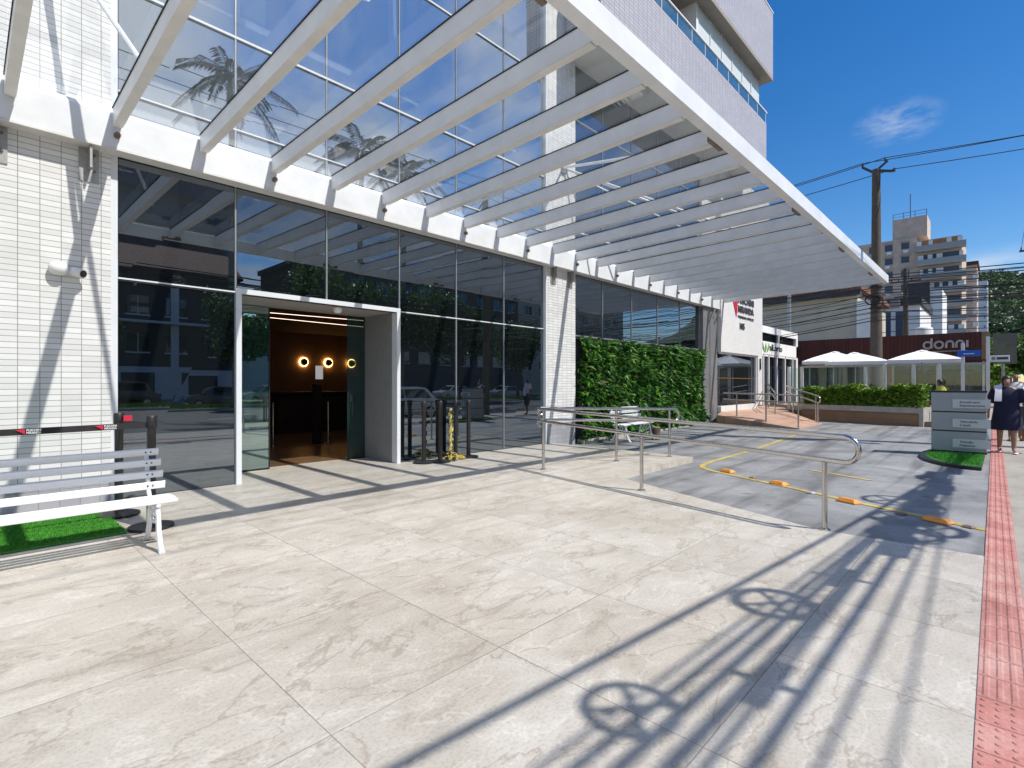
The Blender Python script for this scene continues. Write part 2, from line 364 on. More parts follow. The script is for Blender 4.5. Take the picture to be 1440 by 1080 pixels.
HILLM = worn_floor('hill slope', (.02,.045,.018), (.03,.06,.022), (.05,.08,.03), .02)
BARK = mk('bark', (.12,.09,.065), .9, .3, 10, bump=.8)
PALMB = mk('palm trunk', (.26,.23,.20), .9, .2, 6, bump=.5)
TURF = None
def turfmat():
    m, t, b = nt('artificial turf blades'); g = N(t, 'ShaderNodeNewGeometry')
    t.links.new(ramp(t, g.outputs['Random Per Island'], [(0,(.03,.19,.012)),(.5,(.06,.31,.02)),(1,(.14,.46,.05))]), b.inputs['Base Color'])
    b.inputs['Roughness'].default_value = .6; return m
TURF = turfmat()
TURFB = mk('turf backing', (.04,.2,.02), .8, .3, 20)
BLACK = mk('black plastic', (.018,.017,.018), .45, .2, 20)
BLACKM = mk('black powder coat', (.02,.019,.02), .35, .15, 12)
BELT = mk('black belt webbing', (.022,.018,.02), .7, .2, 40)
REDL = mk('red print', (.62,.02,.05), .5, .06)
WHITEP = mk('white print', (.80,.80,.80), .5, .04)
WOODW = mk('white painted planks', (.78,.79,.80), .35, .06, 3, bump=.1)
IRONW = mk('white painted cast iron', (.74,.75,.76), .4, .08, 8, bump=.1)
YEL = worn_floor('worn yellow road paint', (.34,.25,.06), (.52,.39,.09), (.60,.47,.14), 3)
YELP = worn_floor('faded pale paint', (.40,.36,.22), (.52,.46,.27), (.56,.52,.36), 3)
ORANGE = mk('orange road stud', (.72,.27,.03), .45, .15, 15)
BROWNT = tile('brown timber look tiles', (.33,.20,.115), (.27,.155,.085), (.13,.09,.06), 1.2, .2, .004, .5, dirt=.25, axes='XZ')
RAMPT = tile('terracotta ramp tiles', (.52,.33,.235), (.47,.29,.20), (.28,.20,.15), .45, .45, .006, .6, axes='XY', dirt=.2)
PLANTW = mk('planter coping', (.42,.40,.37), .6, .15, 5)
SOIL = mk('soil', (.05,.035,.025), .95, .3, 12)
BRICKR = tile('dark red cladding boards', (.115,.026,.018), (.085,.018,.013), (.03,.008,.006), .18, 9, .012, .6, dirt=.3)
SILVER = mk('brushed silver letters', (.55,.52,.47), .45, .06, 8, metal=.2)
CANVAS = mk('white canvas', (.80,.79,.79), .8, .04, 6)
CREAM = mk('cream render', (.47,.44,.36), .9, .1, 1.2)
APT = mk('grey beige render', (.52,.42,.35), .9, .14, .8)
APTB = mk('balcony parapet', (.36,.35,.34), .8, .15, 1.5)
WHITEW = mk('white render', (.74,.74,.73), .85, .08, 1)
PINKW = mk('pinkish render', (.56,.44,.37), .9, .08, .6)
BLUEW = mk('pale blue render', (.56,.60,.66), .9, .08, .6)
GREYW = mk('grey render', (.25,.26,.28), .9, .12, .7)
DARKW = mk('dark facade panel', (.05,.05,.06), .7, .2, .8)
TERRA = tile('terracotta roof tiles', (.28,.12,.07), (.22,.09,.055), (.08,.04,.03), .25, .35, .03, .85, bump=1., axes='XY')
WOODP = mk('weathered pole', (.085,.07,.058), .9, .3, 6, bump=.6)
CONCP = mk('concrete pole', (.095,.08,.064), .9, .2, 5, bump=.3)
CABLE = mk('black cable', (.012,.012,.013), .6, .1)
TOTEM = mk('grey sign panel', (.33,.345,.36), .45, .05, 4)
PLATE = mk('silver plate', (.56,.58,.60), .45, .03, 5)
INK = mk('dark lettering', (.05,.05,.055), .6, .05)
BLUES = mk('blue sign', (.01,.12,.55), .5, .06)
SKIN = mk('skin', (.36,.20,.14), .55, .08, 12)
SKIN2 = mk('darker skin', (.24,.13,.09), .55, .08, 12)
HAIR = mk('dark hair', (.02,.014,.011), .5, .3, 30)
NAVY = mk('navy cloth', (.012,.013,.04), .85, .25, 14, bump=.3)
WHITEC = mk('white cloth', (.72,.72,.74), .85, .06, 10)
LIME = mk('lime cloth', (.50,.55,.06), .85, .1, 10)
TIMBER = mk('brown furniture timber', (.16,.06,.03), .5, .25, 9)
BROWNI = mk('brown lobby wall', (.24,.125,.065), .6, .12, 2)
FLOORI = mk('brown lobby floor', (.13,.075,.04), .3, .15, 3)
CEILI = mk('lobby ceiling', (.12,.085,.075), .8, .05, 2)
GLOW = emitmat('warm lamp glow', (1., .55, .16), 14)
LED = emitmat('ceiling light line', (1., .72, .58), 3.0)
CAMW = mk('white camera shell', (.80,.80,.79), .35, .03, 5)
RUBBER = mk('tyre rubber', (.015,.015,.016), .8, .2, 20)
HUB = mk('alloy rim', (.5,.5,.5), .3, .05, 8, metal=.9)
LAMPR = mk('red lamp lens', (.35,.01,.012), .2, .05)
LAMPC = mk('clear lamp lens', (.7,.7,.7), .1, .05)

# ------------------------------------------------------------------ camera
cam = bpy.data.cameras.new('Camera'); co = bpy.data.objects.new('Camera', cam); col.objects.link(co)
cam.sensor_width = 36; cam.lens = 36*730/1440; cam.clip_end = 3000; cam.clip_start = .05
co.location = (0,0,1.5); co.rotation_euler = (R(90), 0, -R(46.6)); scene.camera = co

# ------------------------------------------------------------------ light and sky
SUN = Vector((.2,-.75,1.0)).normalized()
sl = bpy.data.lights.new('sun', 'SUN'); sl.energy = 4.9; sl.angle = R(.5); sl.color = (1,.957,.89)
so = bpy.data.objects.new('sun', sl); col.objects.link(so); so.rotation_euler = (-SUN).to_track_quat('-Z','Y').to_euler(); so.location = (0,-20,30)
w = bpy.data.worlds.new('World'); scene.world = w; w.use_nodes = True; t = w.node_tree
bg = t.nodes['Background']; bg.inputs[1].default_value = .12
sk = N(t, 'ShaderNodeTexSky', sky_type='NISHITA'); sk.sun_disc = False
sk.sun_elevation = math.asin(SUN.z); sk.sun_rotation = math.atan2(SUN.x, SUN.y); sk.altitude = 300; sk.air_density = 1.1; sk.dust_density = .25; sk.ozone_density = 3.
tc = N(t, 'ShaderNodeTexCoord'); sp = N(t, 'ShaderNodeSeparateXYZ'); t.links.new(tc.outputs['Generated'], sp.inputs[0])
def WM(op, a, b, c=None):
    n = N(t, 'ShaderNodeMath', operation=op)
    for i, v in enumerate((a, b, c)):
        if v is None: continue
        if hasattr(v, 'node'): t.links.new(v, n.inputs[i])
        else: n.inputs[i].default_value = v
    return n.outputs[0]
zz = WM('ADD', WM('MAXIMUM', sp.outputs[2], 0), .22)
cb = N(t, 'ShaderNodeCombineXYZ'); t.links.new(WM('DIVIDE', sp.outputs[0], zz), cb.inputs[0]); t.links.new(WM('DIVIDE', sp.outputs[1], zz), cb.inputs[1])
nz = N(t, 'ShaderNodeTexNoise'); nz.inputs['Scale'].default_value = 1.7; nz.inputs['Detail'].default_value = 8; nz.inputs['Roughness'].default_value = .58; nz.inputs['Distortion'].default_value = .4
t.links.new(cb.outputs[0], nz.inputs['Vector'])
# more cloud over the street side (-Y), an almost clear sky along the street
south = WM('MULTIPLY', WM('MAXIMUM', WM('MULTIPLY', sp.outputs[1], -1.), 0.), .29)
cl = N(t, 'ShaderNodeMapRange'); cl.inputs[1].default_value = .60; cl.inputs[2].default_value = .80
t.links.new(WM('SUBTRACT', WM('ADD', nz.outputs['Fac'], south), WM('MULTIPLY', WM('MAXIMUM', sp.outputs[0], 0.), .05)), cl.inputs[0])
sat = N(t, 'ShaderNodeHueSaturation'); sat.inputs['Hue'].default_value = .506; sat.inputs['Saturation'].default_value = 1.38; sat.inputs['Value'].default_value = 1.08; t.links.new(sk.outputs[0], sat.inputs['Color'])
def patch(d0, sz, amt, sc):
    # a small wisp of cloud round one direction of the sky
    sb = N(t, 'ShaderNodeVectorMath', operation='SUBTRACT'); t.links.new(tc.outputs['Generated'], sb.inputs[0]); sb.inputs[1].default_value = d0
    ml = N(t, 'ShaderNodeVectorMath', operation='MULTIPLY'); t.links.new(sb.outputs[0], ml.inputs[0]); ml.inputs[1].default_value = sz
    ln = N(t, 'ShaderNodeVectorMath', operation='LENGTH'); t.links.new(ml.outputs[0], ln.inputs[0])
    fo = WM('MAXIMUM', WM('SUBTRACT', 1., ln.outputs['Value']), 0.)
    mp_ = N(t, 'ShaderNodeMapping'); mp_.inputs['Rotation'].default_value = (0,R(28),R(20)); mp_.inputs['Scale'].default_value = (1,1,3.2); t.links.new(tc.outputs['Generated'], mp_.inputs[0])
    n_ = N(t, 'ShaderNodeTexNoise'); n_.inputs['Scale'].default_value = sc; n_.inputs['Detail'].default_value = 6; n_.inputs['Roughness'].default_value = .6; t.links.new(mp_.outputs[0], n_.inputs['Vector'])
    r_ = N(t, 'ShaderNodeMapRange'); r_.inputs[1].default_value = .38; r_.inputs[2].default_value = .72; t.links.new(n_.outputs['Fac'], r_.inputs[0])
    return WM('MULTIPLY', WM('MULTIPLY', fo, r_.outputs[0]), amt)
w1 = patch((0.9204, 0.1099, 0.3752), (13,17,32), .55, 26.); w2 = patch((0.9887, 0.0038, 0.1501), (5,8,22), 1.0, 9.)
fac = WM('MINIMUM', WM('ADD', WM('MULTIPLY', cl.outputs[0], .85), WM('ADD', w1, w2)), .92)
t.links.new(mixc(t, fac, sat.outputs[0], (6.6,6.8,7.0)), bg.inputs[0])
scene.view_settings.view_transform = 'Standard'; scene.view_settings.look = 'None'; scene.view_settings.exposure = .14; scene.view_settings.gamma = 1
cy = scene.cycles
cy.caustics_reflective = True; cy.blur_glossy = 3.8; cy.caustics_refractive = False; cy.use_denoising = True
cy.max_bounces = 8; cy.transparent_max_bounces = 24; cy.glossy_bounces = 4; cy.diffuse_bounces = 3; cy.sample_clamp_indirect = 10

# ================================================================== SETTING: ground
def sheet(name, x0, x1, y0, y1, z, m): return struct(MB().add([(x0,y0,z),(x1,y0,z),(x1,y1,z),(x0,y1,z)], [(0,1,2,3)]).build(name, m))
sheet('ground', -900, 900, -900, 900, -.32, GROUND)
struct(MB().box(-60, 160, -20.5, -2.2, -.31, -.15).build('road', ASPH))
struct(MB().box(-60, 160, -34, -24.5, -.31, -.154).build('far_road', ASPH))
struct(MB().box(-60, 160, -24.5, -20.5, -.31, -.02).build('median', KERB))
struct(MB().box(-60, 160, -38, -34, -.31, 0).build('far_pavement', SIDE))
struct(MB().box(-60, 160, -2.05, .085, -.31, 0).build('sidewalk', SIDE))
struct(MB().box(-60, 160, -2.2, -2.05, -.31, .004).build('kerb', KERB))
beige = [(-9,9.6),(10.35,9.6),(10.3,4.62),(7.32,4.64),(6.57,2.72),(6.06,1.36),(6.12,.085),(-9,.085)]
struct(MB().prism(beige, -.30, 0).build('paved_forecourt', PAVE))
def ss(a): a = max(0, min(1, a)); return a*a*(3-2*a)
def gz(x, y): return -.005 - .10*ss((y-.9)/4)*ss((17.5-x)/5)
mb = MB(); nx, ny = 60, 40
X0, X1, Y0, Y1 = 5.2, 26.0, .085, 8.9
mb.add([(X0+(X1-X0)*i/nx, Y0+(Y1-Y0)*j/ny, gz(X0+(X1-X0)*i/nx, Y0+(Y1-Y0)*j/ny)) for j in range(ny+1) for i in range(nx+1)],
       [(j*(nx+1)+i, j*(nx+1)+i+1, (j+1)*(nx+1)+i+1, (j+1)*(nx+1)+i) for j in range(ny) for i in range(nx)])
struct(mb.build('driveway', GREY))
struct(MB().box(26, 160, .085, 60, -.31, -.004).build('paved_lot', SIDE))
# painted lines on the driveway
def stripe(name, pts, wd, m):
    P = []
    for a, b in zip(pts, pts[1:]):
        n = max(1, int(math.dist(a, b)/.25))
        P += [(a[0]+(b[0]-a[0])*i/n, a[1]+(b[1]-a[1])*i/n) for i in range(n)]
    P.append(pts[-1]); L = []
    for i, p in enumerate(P):
        a, b = P[max(i-1,0)], P[min(i+1,len(P)-1)]; d = math.dist(a, b) or 1; nx_, ny_ = -(b[1]-a[1])/d, (b[0]-a[0])/d
        L += [(p[0]+nx_*wd/2, p[1]+ny_*wd/2, gz(*p)+.006), (p[0]-nx_*wd/2, p[1]-ny_*wd/2, gz(*p)+.006)]
    return struct(MB().add(L, [(2*i, 2*i+1, 2*i+3, 2*i+2) for i in range(len(P)-1)]).build(name, m))
stripe('yellow_line', [(7.22,.13),(7.40,.52),(7.84,1.43),(8.48,2.42),(9.0,3.23),(9.43,3.89),(9.62,4.12),(9.94,4.28),(10.6,4.36),(12.6,4.38),(17.5,4.45)], .10, YEL)
stripe('short_yellow_line', [(10.4,2.5),(9.75,1.5)], .09, YEL)
stripe('pale_line', [(18.3,4.7),(20.64,2.69)], .10, YELP)
for k in range(12):
    sheet('lane_marking', -22+k*6, -19+k*6, -11.1, -10.95, -.144, WHITEP)
# tactile strip: slab plus raised bars / domes
mb = MB(); mbw = MB(); dots = MB()
def ty(x): return .0 + .0085*(x-2.7)
def tq(m_, xa, xb, ya, yb, z0, z1):
    r = [[(xa,ty(xa)+ya,z0),(xb,ty(xb)+ya,z0),(xb,ty(xb)+yb,z0),(xa,ty(xa)+yb,z0)],
         [(xa+.012,ty(xa)+ya+.008,z1),(xb-.012,ty(xb)+ya+.008,z1),(xb-.012,ty(xb)+yb-.008,z1),(xa+.012,ty(xa)+yb-.008,z1)]]
    m_.rings(r, True)
for k in range(210):
    xa = 1.6 + k*.25; xb = xa+.245
    tgt = mbw if 3.2 < xa < 6.0 else mb
    r = [[(xa,ty(xa)-.12,0),(xb,ty(xb)-.12,0),(xb,ty(xb)+.085,0),(xa,ty(xa)+.085,0)],[(xa,ty(xa)-.12,.006),(xb,ty(xb)-.12,.006),(xb,ty(xb)+.085,.006),(xa,ty(xa)+.085,.006)]]
    tgt.rings(r, True)
    if xa < 3.2:
        for a in range(4):
            for b in range(4):
                tgt.lathe([(.015,0),(.010,.005)], (xa+.03+a*.062, ty(xa)-.094+b*.052, .006), 8)
    else:
        for b in range(4): tq(tgt, xa+.004, xb-.004, -.114+b*.051, -.114+b*.051+.030, .006, .0115)
struct(mb.build('tactile_paving', TACT)); struct(mbw.build('faded_tactile_paving', TACTW))

# ================================================================== OFFICE BUILDING
FY, WY, PY = 8.35, 8.30, 8.27
bld = thing('office_building', 'white tiled office building with tall mirror glass front and lilac grey upper floors', 'building', (0,FY,0))
mb = MB().box(-9, 1.30, WY, 9.0, .34, 16).build('tiled_wall', WTILE, bld)
MB().box(-9, 1.30, WY+.012, 9.0, 0, .338).build('skirting', SKIRT, bld)
MB().box(1.30, 1.375, WY+.02, 8.9, 0, 14).build('corner_trim', ALU, bld)
MB().box(10.0, 11.20, PY, 9.0, .5, 14).build('tiled_pillar', WTILE, bld)
MB().box(10.0, 11.20, PY+.01, 9.0, -.2, .498).build('pillar_skirting', SKIRT, bld)
MB().box(9.97, 9.999, PY-.004, 8.6, 0, 14).build('pillar_trim', ALU, bld)
# glazing grid
mx = [1.375, 2.80, 4.24, 5.70, 7.115, 8.545, 9.985]
rows = [.0, 2.87, 4.56, 5.30, 6.67, 9.16, 11.6, 14]
for i in range(6):
    for j in range(7):
        if j == 0 and i in (1, 2): continue
        MB().pane(mx[i]+.012, mx[i+1]-.012, FY, rows[j]+.012, rows[j+1]-.012).build('glass_pane', GLASS if j < 2 else GLASSU, bld)
for i in range(7):
    x = mx[i]
    for (za, zb) in (((0, 14),) if i != 2 else ((2.93, 14),)):
        if i in (0,): continue
        MB().box(x-.011, x+.011, FY-.018, FY+.06, za, zb).build('mullion', GREYALU if i else ALU, bld)
        MB().box(x+.012, x+.022, FY-.012, FY+.05, za, zb).build('mullion_gasket', DARKALU, bld)
for j, z in enumerate(rows[1:-1]):
    th = .016 if z < 6 else .03
    spans = [(1.38, 9.965)]
    for a, b in spans:
        MB().box(a, b, FY-.022, FY+.05, z-.004, z+th).build('transom', ALU, bld)
        MB().box(a, b, FY-.016, FY+.05, z-.026, z-.005).build('transom_gasket', DARKALU, bld)
mr = [11.205, 12.6, 14.2, 15.85, 17.5, 19.12]
rr = [2.80, 4.55, 5.6, 7.1, 8.6, 10.1]
for i in range(5):
    for j in range(5):
        MB().pane(mr[i]+.012, mr[i+1]-.012, FY, rr[j]+.012, rr[j+1]-.012).build('glass_pane', GLASS, bld)
for x in mr[1:]:
    MB().box(x-.012, x+.012, FY-.02, FY+.05, 2.8, 10.1).build('mullion', GREYALU, bld)
for z in rr[:-1]:
    MB().box(11.205, 19.14, FY-.025, FY+.05, z-.02, z+.02).build('transom', GREYALU if z < 3 else ALU, bld)
MB().box(11.205, 19.14, FY-.06, FY+.1, 2.70, 2.778).build('garden_lintel', DARKALU, bld)
MB().box(11.205, 19.14, FY+.06, FY+.3, -.2, 2.7).build('garden_backing_wall', DARKW, bld)
MB().box(19.14, 20.48, 8.2, 9.0, -.2, 5.2).build('granite_column', GRANITE, bld)
MB().box(19.14, 20.48, 8.25, 9.0, 5.2, 10.1).build('column_top', WTILE2, bld)
# sign wall on the far side of the column
SWY = 8.05
sw = MB(); sw.box(20.48, 25.3, SWY, 9.0, 2.78, 10.1); sw.box(24.72, 25.3, SWY, 9.0, .55, 2.779); sw.box(20.48, 24.72, SWY, 9.0, -.1, .62); sw.box(25.3, 26.3, SWY+.01, 9.0, 6.8, 10.1)
sw.build('sign_wall', WTILE2, bld)
f = MB(); f.box(20.48, 24.72, SWY+.06, SWY+.1, 2.70, 2.779); f.box(24.66, 24.72, SWY+.06, SWY+.1, .62, 2.70)
wn_ = f.build('shop_window', ALU, bld)
MB().box(20.48, 24.66, SWY+.16, SWY+.18, .62, 2.70).build('window_pane', GLASSW, wn_)
MB().box(20.48, 24.66, SWY+.14, SWY+.158, 1.72, 1.76).build('window_bar', TIMBER, wn_)
# upper block
BX0, BX1, BY = 10.7, 22.9, 7.13
MB().box(BX0+.001, BX1-.001, BY+.002, 9.1, 10.06, 10.1).build('soffit', SOFFIT, bld)
MB().box(BX0, BX1, BY, BY+.2, 10.101, 12.3).build('tower_wall', LTILE, bld)
MB().box(BX0, BX0+.2, BY+.2, 16, 10.101, 12.3).build('tower_side_wall', LTILE, bld)
MB().box(BX1-.2, BX1, BY+.2, 16, 10.101, 12.3).build('tower_side_wall', LTILE, bld)
MB().box(BX0+.2, BX1-.2, BY+.2, 16, 12.0, 12.1).build('balcony_floor', SOFFIT, bld)
rl = MB()
rl.box(BX0, BX1+.03, BY-.03, BY+.03, 12.72, 12.77)
for k in range(13): rl.box(BX0+.1+k*1.0, BX0+.13+k*1.0, BY, BY+.025, 12.3, 12.72)
br_ = rl.build('balcony_rail', ALU, bld)
for k in range(12): MB().box(BX0+.15+k*1.0, BX0+1.08+k*1.0, BY+.006, BY+.018, 12.32, 12.71).build('rail_glass', glassmat('rail glass', base=(.05,.12,.16), tint=(.6,.85,1), f0=.2, trans=.3) if k == 0 else bpy.data.materials['rail glass'], br_)
MB().box(BX0, 16.6, BY+1.0, BY+1.1, 12.1, 14.1).build('balcony_back_wall', GREYW, bld)
MB().box(16.6, 16.75, BY+.21, BY+1.0, 12.1, 14.1).build('glazing_post', WHITEW, bld)
CURT = mk('white blinds behind glass', (.62,.68,.68), .4, .05, 3)
for k in range(6):
    xa = 16.76+k*1.0
    p_ = MB().box(xa+.02, xa+.98, BY+.24, BY+.27, 12.1, 14.1).build('blind_panel', CURT, bld)
    MB().box(xa-.02, xa+.018, BY+.21, BY+.27, 12.1, 14.1).build('panel_frame', ALU, p_)
MB().box(14.2, 15.6, BY+.93, BY+.99, 12.1, 14.0).build('balcony_door', DARKW, bld)
MB().box(BX0, BX1+.25, BY-.18, 16, 14.1, 14.24).build('upper_soffit', mk('brown grey soffit', (.30,.27,.23), .9, .1, 2), bld)
MB().box(BX0, BX1+.25, BY-.18, BY, 14.241, 16.9).build('upper_parapet', LTILE, bld)
MB().box(BX1+.05, BX1+.25, BY, 16, 14.241, 16.9).build('upper_parapet', LTILE, bld)
MB().box(BX0, BX1+.29, BY-.20, BY+.02, 16.905, 16.96).build('parapet_cap', ALU, bld)
MB().box(BX0, BX1, BY+.01, 16, 16.97, 24).build('upper_storeys', LTILE, bld)
MB().box(-9, 10.7, 9.0, 16, 4.6, 16).build('rear_block', WTILE2, bld)
MB().box(20.48, 26.3, 9.001, 16, 3.0, 10.1).build('side_block', WTILE2, bld)
# entrance portal
DY = 9.40
fr = MB(); fr.box(2.80, 2.875, FY-.05, FY+.12, 0, 2.93); fr.box(5.625, 5.70, FY-.05, FY+.12, 0, 2.93); fr.box(2.876, 5.624, FY-.05, FY+.12, 2.855, 2.93)
ptl = fr.build('door_frame', ALU, bld)
MB().box(5.628, 5.70, FY+.121, DY+.1, 0, 2.93).build('portal_lining', JAMB, ptl)
MB().box(2.80, 2.872, FY+.121, DY+.1, 0, 2.93).build('portal_lining', JAMB, ptl)
MB().box(2.873, 5.627, FY+.121, DY+.1, 2.862, 2.93).build('portal_ceiling', mk('portal ceiling panel', (.42,.40,.38), .5, .05, 3), ptl)
def leaf_door(x0, x1, m, y):
    f = MB(); f.box(x0, x1, y, y+.012, .03, 2.85); d = f.build('sliding_door', m, bld)
    g = MB(); g.box(x0, x1, y-.012, y+.024, .0, .03); g.box(x1-.008, x1+.008, y-.014, y+.026, .03, 2.85); g.build('door_edge', GASK, d)
    h = MB(); xm = x1-.07 if x0 < 4 else x0+.09
    h.box(xm-.035, xm+.035, y-.02, y-.001, 1.15, 1.28); h.tube([(xm,y-.05,.85),(xm,y-.05,1.12)], .012, 8); h.build('door_lock', BLACK, d)
leaf_door(2.875, 3.71, GLASSD, DY); leaf_door(5.23, 5.70, GLASSE, DY+.04)
MB().lathe([(.05,0),(.075,.03),(.075,.09),(.03,.11)], (4.55, FY+.2, 2.755), 14).build('motion_sensor', CAMW, ptl, smooth=True)
# lobby
lob = MB(); lob.box(2.2, 16, 18, 18.2, -.05, 3.5); lob.box(2.0, 2.2, 9.52, 18.2, -.05, 3.5); lob.box(16, 16.2, 9.52, 18.2, -.05, 3.5)
lob.build('lobby_wall', BROWNI, bld)
MB().box(2.2, 16, 9.601, 18, -.05, .006).build('lobby_floor', FLOORI, bld)
MB().box(2.2, 16, 9.5, 18, 3.3, 3.4).build('lobby_ceiling', CEILI, bld)
lb = MB(); lb.box(2.2, 2.79, 9.41, 9.51, 0, 3.3); lb.box(5.71, 16, 9.41, 9.51, 0, 3.3); lb.box(2.79, 5.71, 9.51, 9.52, 2.87, 3.3)
lb.build('lobby_front_wall', DARKW, bld)
for a, b in (((3.2,10.6),(9.5,12.6)),((3.2,11.3),(10.0,11.9)),((3.0,12.4),(9.5,12.2)),((3.4,13.6),(10.5,12.9)),((3.0,14.2),(11,14.8)),((5.8,10.2),(4.2,13.4))):
    MB().bar((*a,3.295),(*b,3.295), .035, .006).build('ceiling_light_line', LED, bld)
for i, x in enumerate((8.27, 9.19, 10.12)):
    lp = thing('wall_lamp', ('round dark wall lamp with warm halo, nearest the left door leaf inside the lobby', 'round dark wall lamp with warm halo, middle one of three in the lobby', 'round dark wall lamp with warm halo, partly behind the right door leaf')[i], 'lamp', (x,18,2.28), 'halo lamps on the lobby wall')
    M = Matrix.Translation((x,17.9,2.28)) @ Matrix.Rotation(R(90),4,'X')
    d = MB(); d.rings([[M @ Vector((.12*math.cos(2*math.pi*k/24), .12*math.sin(2*math.pi*k/24), z)) for k in range(24)] for z in (.0,.03)], True); d.build('lamp_disc', DARKW, lp)
    d = MB(); d.tube([M @ Vector((.15*math.cos(2*math.pi*k/24), .15*math.sin(2*math.pi*k/24), -.05)) for k in range(25)], .016, 6); d.build('lamp_ring', GLOW, lp)
ct = thing('reception_counter', 'long black reception counter at the back of the dark lobby', 'counter', (9,16,0))
MB().bbox(6.4, 13, 15.6, 16.4, .006, 1.2, .02).build('counter_body', BLACK, ct); MB().bbox(6.35, 13.05, 15.5, 16.45, 1.202, 1.26, .01).build('counter_top', BLACKM, ct)
kp = thing('access_terminal', 'slim black stand with a small white screen inside the lobby doorway', 'terminal', (6.05,12.4,0))
MB().bbox(5.97, 6.13, 12.3, 12.5, .006, 1.5, .01).build('pedestal', BLACKM, kp); MB().bbox(5.96,6.14,12.26,12.299,1.62,1.95,.005).build('screen', mk('pale screen', (.6,.6,.6), .4, .02, 4, emit=((.8,.8,.8), .35)), kp)
MB().tube([(6.05,12.35,1.5),(6.05,12.35,1.63)], .02, 8).build('neck', BLACKM, kp)
for x, y, lb_ in ((5.1,12.7,'thin steel turnstile post at the left of the lobby doorway'),(6.5,12.7,'thin steel turnstile post right of the access terminal')):
    pz = thing('turnstile_post', lb_, 'turnstile', (x,y,0), 'lobby turnstile posts')
    MB().tube([(x,y,.006),(x,y,1.05)], .03, 10).build('post', INOX, pz, smooth=True); MB().lathe([(.08,0),(.08,.012),(.03,.02)], (x,y,.006), 14).build('foot', INOX, pz, smooth=True)
MB().tube([(-7,FY,.0),(-6.99,FY,.0)], .001, 4)

# ================================================================== CANOPY
can = thing('glass_canopy', 'white steel and glass entrance canopy of deep parallel ribs projecting over the forecourt', 'canopy', (8,WY,4.46))
CB0, CB1 = 8.10, 8.255
CX0, CX1 = -4.6, 20.82
bm = MB(); bm.prof_y([(0,0),(1,0),(1,1),(0,1)], 0, 0) if False else None
bm.rings([[(x,CB0+.0,4.47),(x,CB1,4.47),(x,CB1,4.95),(x,CB0+.05,4.95),(x,CB0,4.88)] for x in (CX0,CX1)], True)
bm.build('wall_beam', STEELW, can)
MB().box(CX0, CX1, CB0-.012, FY-.03, 4.44, 4.468).build('beam_lip', STEELB, can)
FZ0, FZ1, FB0, FB1 = 4.80, 5.06, 2.72, 2.86
MB().bbox(CX0, CX1, FB0, FB1, FZ0, FZ1, .012).build('front_beam', STEELW, can)
def rz(y): return 4.73 + .10*(CB0-y)/(CB0-FB1)
ribs = [0.36+.97*k for k in range(-5, 22)]
for k, x in enumerate(ribs):
    h = .21
    rb = MB().rings([[(x-.045,y,rz(y)),(x+.045,y,rz(y)),(x+.045,y,rz(y)+h),(x-.045,y,rz(y)+h)] for y in (FB1+.002, CB0-.004)], True).build('rib', STEELW, can)
    MB().rings([[(x-.05,y,rz(y)-.014),(x+.05,y,rz(y)-.014),(x+.05,y,rz(y)-.002),(x-.05,y,rz(y)-.002)] for y in (FB1+.05, CB0-.06)], True).build('rib_flange', STEELB, rb)
    MB().rings([[(x-.055,y,rz(y)+h+.001),(x+.055,y,rz(y)+h+.001),(x+.055,y,rz(y)+h+.012),(x-.055,y,rz(y)+h+.012)] for y in (FB1+.02, CB0-.02)], True).build('rib_gasket', GASK, rb)
    if k+1 < len(ribs):
        xb = ribs[k+1]
        MB().rings([[(x+.006,y,rz(y)+h+.014),(xb-.006,y,rz(y)+h+.014),(xb-.006,y,rz(y)+h+.026),(x+.006,y,rz(y)+h+.026)] for y in (FB1-.1, CB0+.02)], True).build('glass_panel', ROOFG, can)
    if k % 2 == 0:
        MM = Matrix.Translation((x,CB0-.02,4.62)) @ Matrix.Rotation(R(90),4,'X')
        MB().rings([[MM @ Vector((.036*math.cos(2*math.pi*i/14), .036*math.sin(2*math.pi*i/14), z)) for i in range(14)] for z in (-.02,.03)], True).build('spotlight', RUST, can)
def bracket(x, yw):
    b = MB(); b.box(x-.10, x+.10, yw-.016, yw-.001, 4.02, 4.438); b.box(x-.012, x+.012, CB0+.02, yw-.017, 4.16, 4.438)
    bo = b.build('bracket', GALV, can)
    q = MB()
    for z in (4.16, 4.36):
        MM = Matrix.Translation((x+.05,yw-.018,z)) @ Matrix.Rotation(R(90),4,'X'); q.rings([[MM @ Vector((.016*math.cos(a*math.pi/3), .016*math.sin(a*math.pi/3), d)) for a in range(6)] for d in (0,.02)], True)
    q.build('bolt', RUST, bo)
for x in (.25, 1.08, -1.7): bracket(x, WY)
for x in (10.25, 10.95): bracket(x, PY)
def rod(a, b):
    MB().tube([a, b], .03, 8).build('tension_rod', STEELW, can, smooth=True)
for ax, aw, tg in ((.55, WY, (-2.0, 2.6)), (10.68, PY, (7.3, 14.0)), (19.8, 8.1, (17.5, 20.8))):
    for xt in tg:
        rod((ax, aw, 7.1), (xt, 4.3, rz(4.3)+.3))
    MB().box(ax-.1, ax+.1, aw-.06, aw-.002, 6.95, 7.25).build('rod_anchor', GALV, can)
rod((.62, WY, 7.1), (1.35, 6.9, 5.05)); rod((10.75,PY,7.1),(16.9,4.3,5.1))
for k in (4, 8, 12, 16, 20, 24):
    x = ribs[k]; MB().box(x-.2, x+.2, FB1+.003, FB1+.06, FZ0-.012, FZ0+.06).build('end_plate', RUST, can)
# far support strut of canopy against the column
MB().bar((20.2, 8.0, 4.1), (20.75, CB0+.03, 4.45), .04, .04).build('strut', GALV, can); MB().bar((19.6, 8.0, 4.0), (20.1, CB0+.03, 4.45), .04, .04).build('strut', GALV, can)

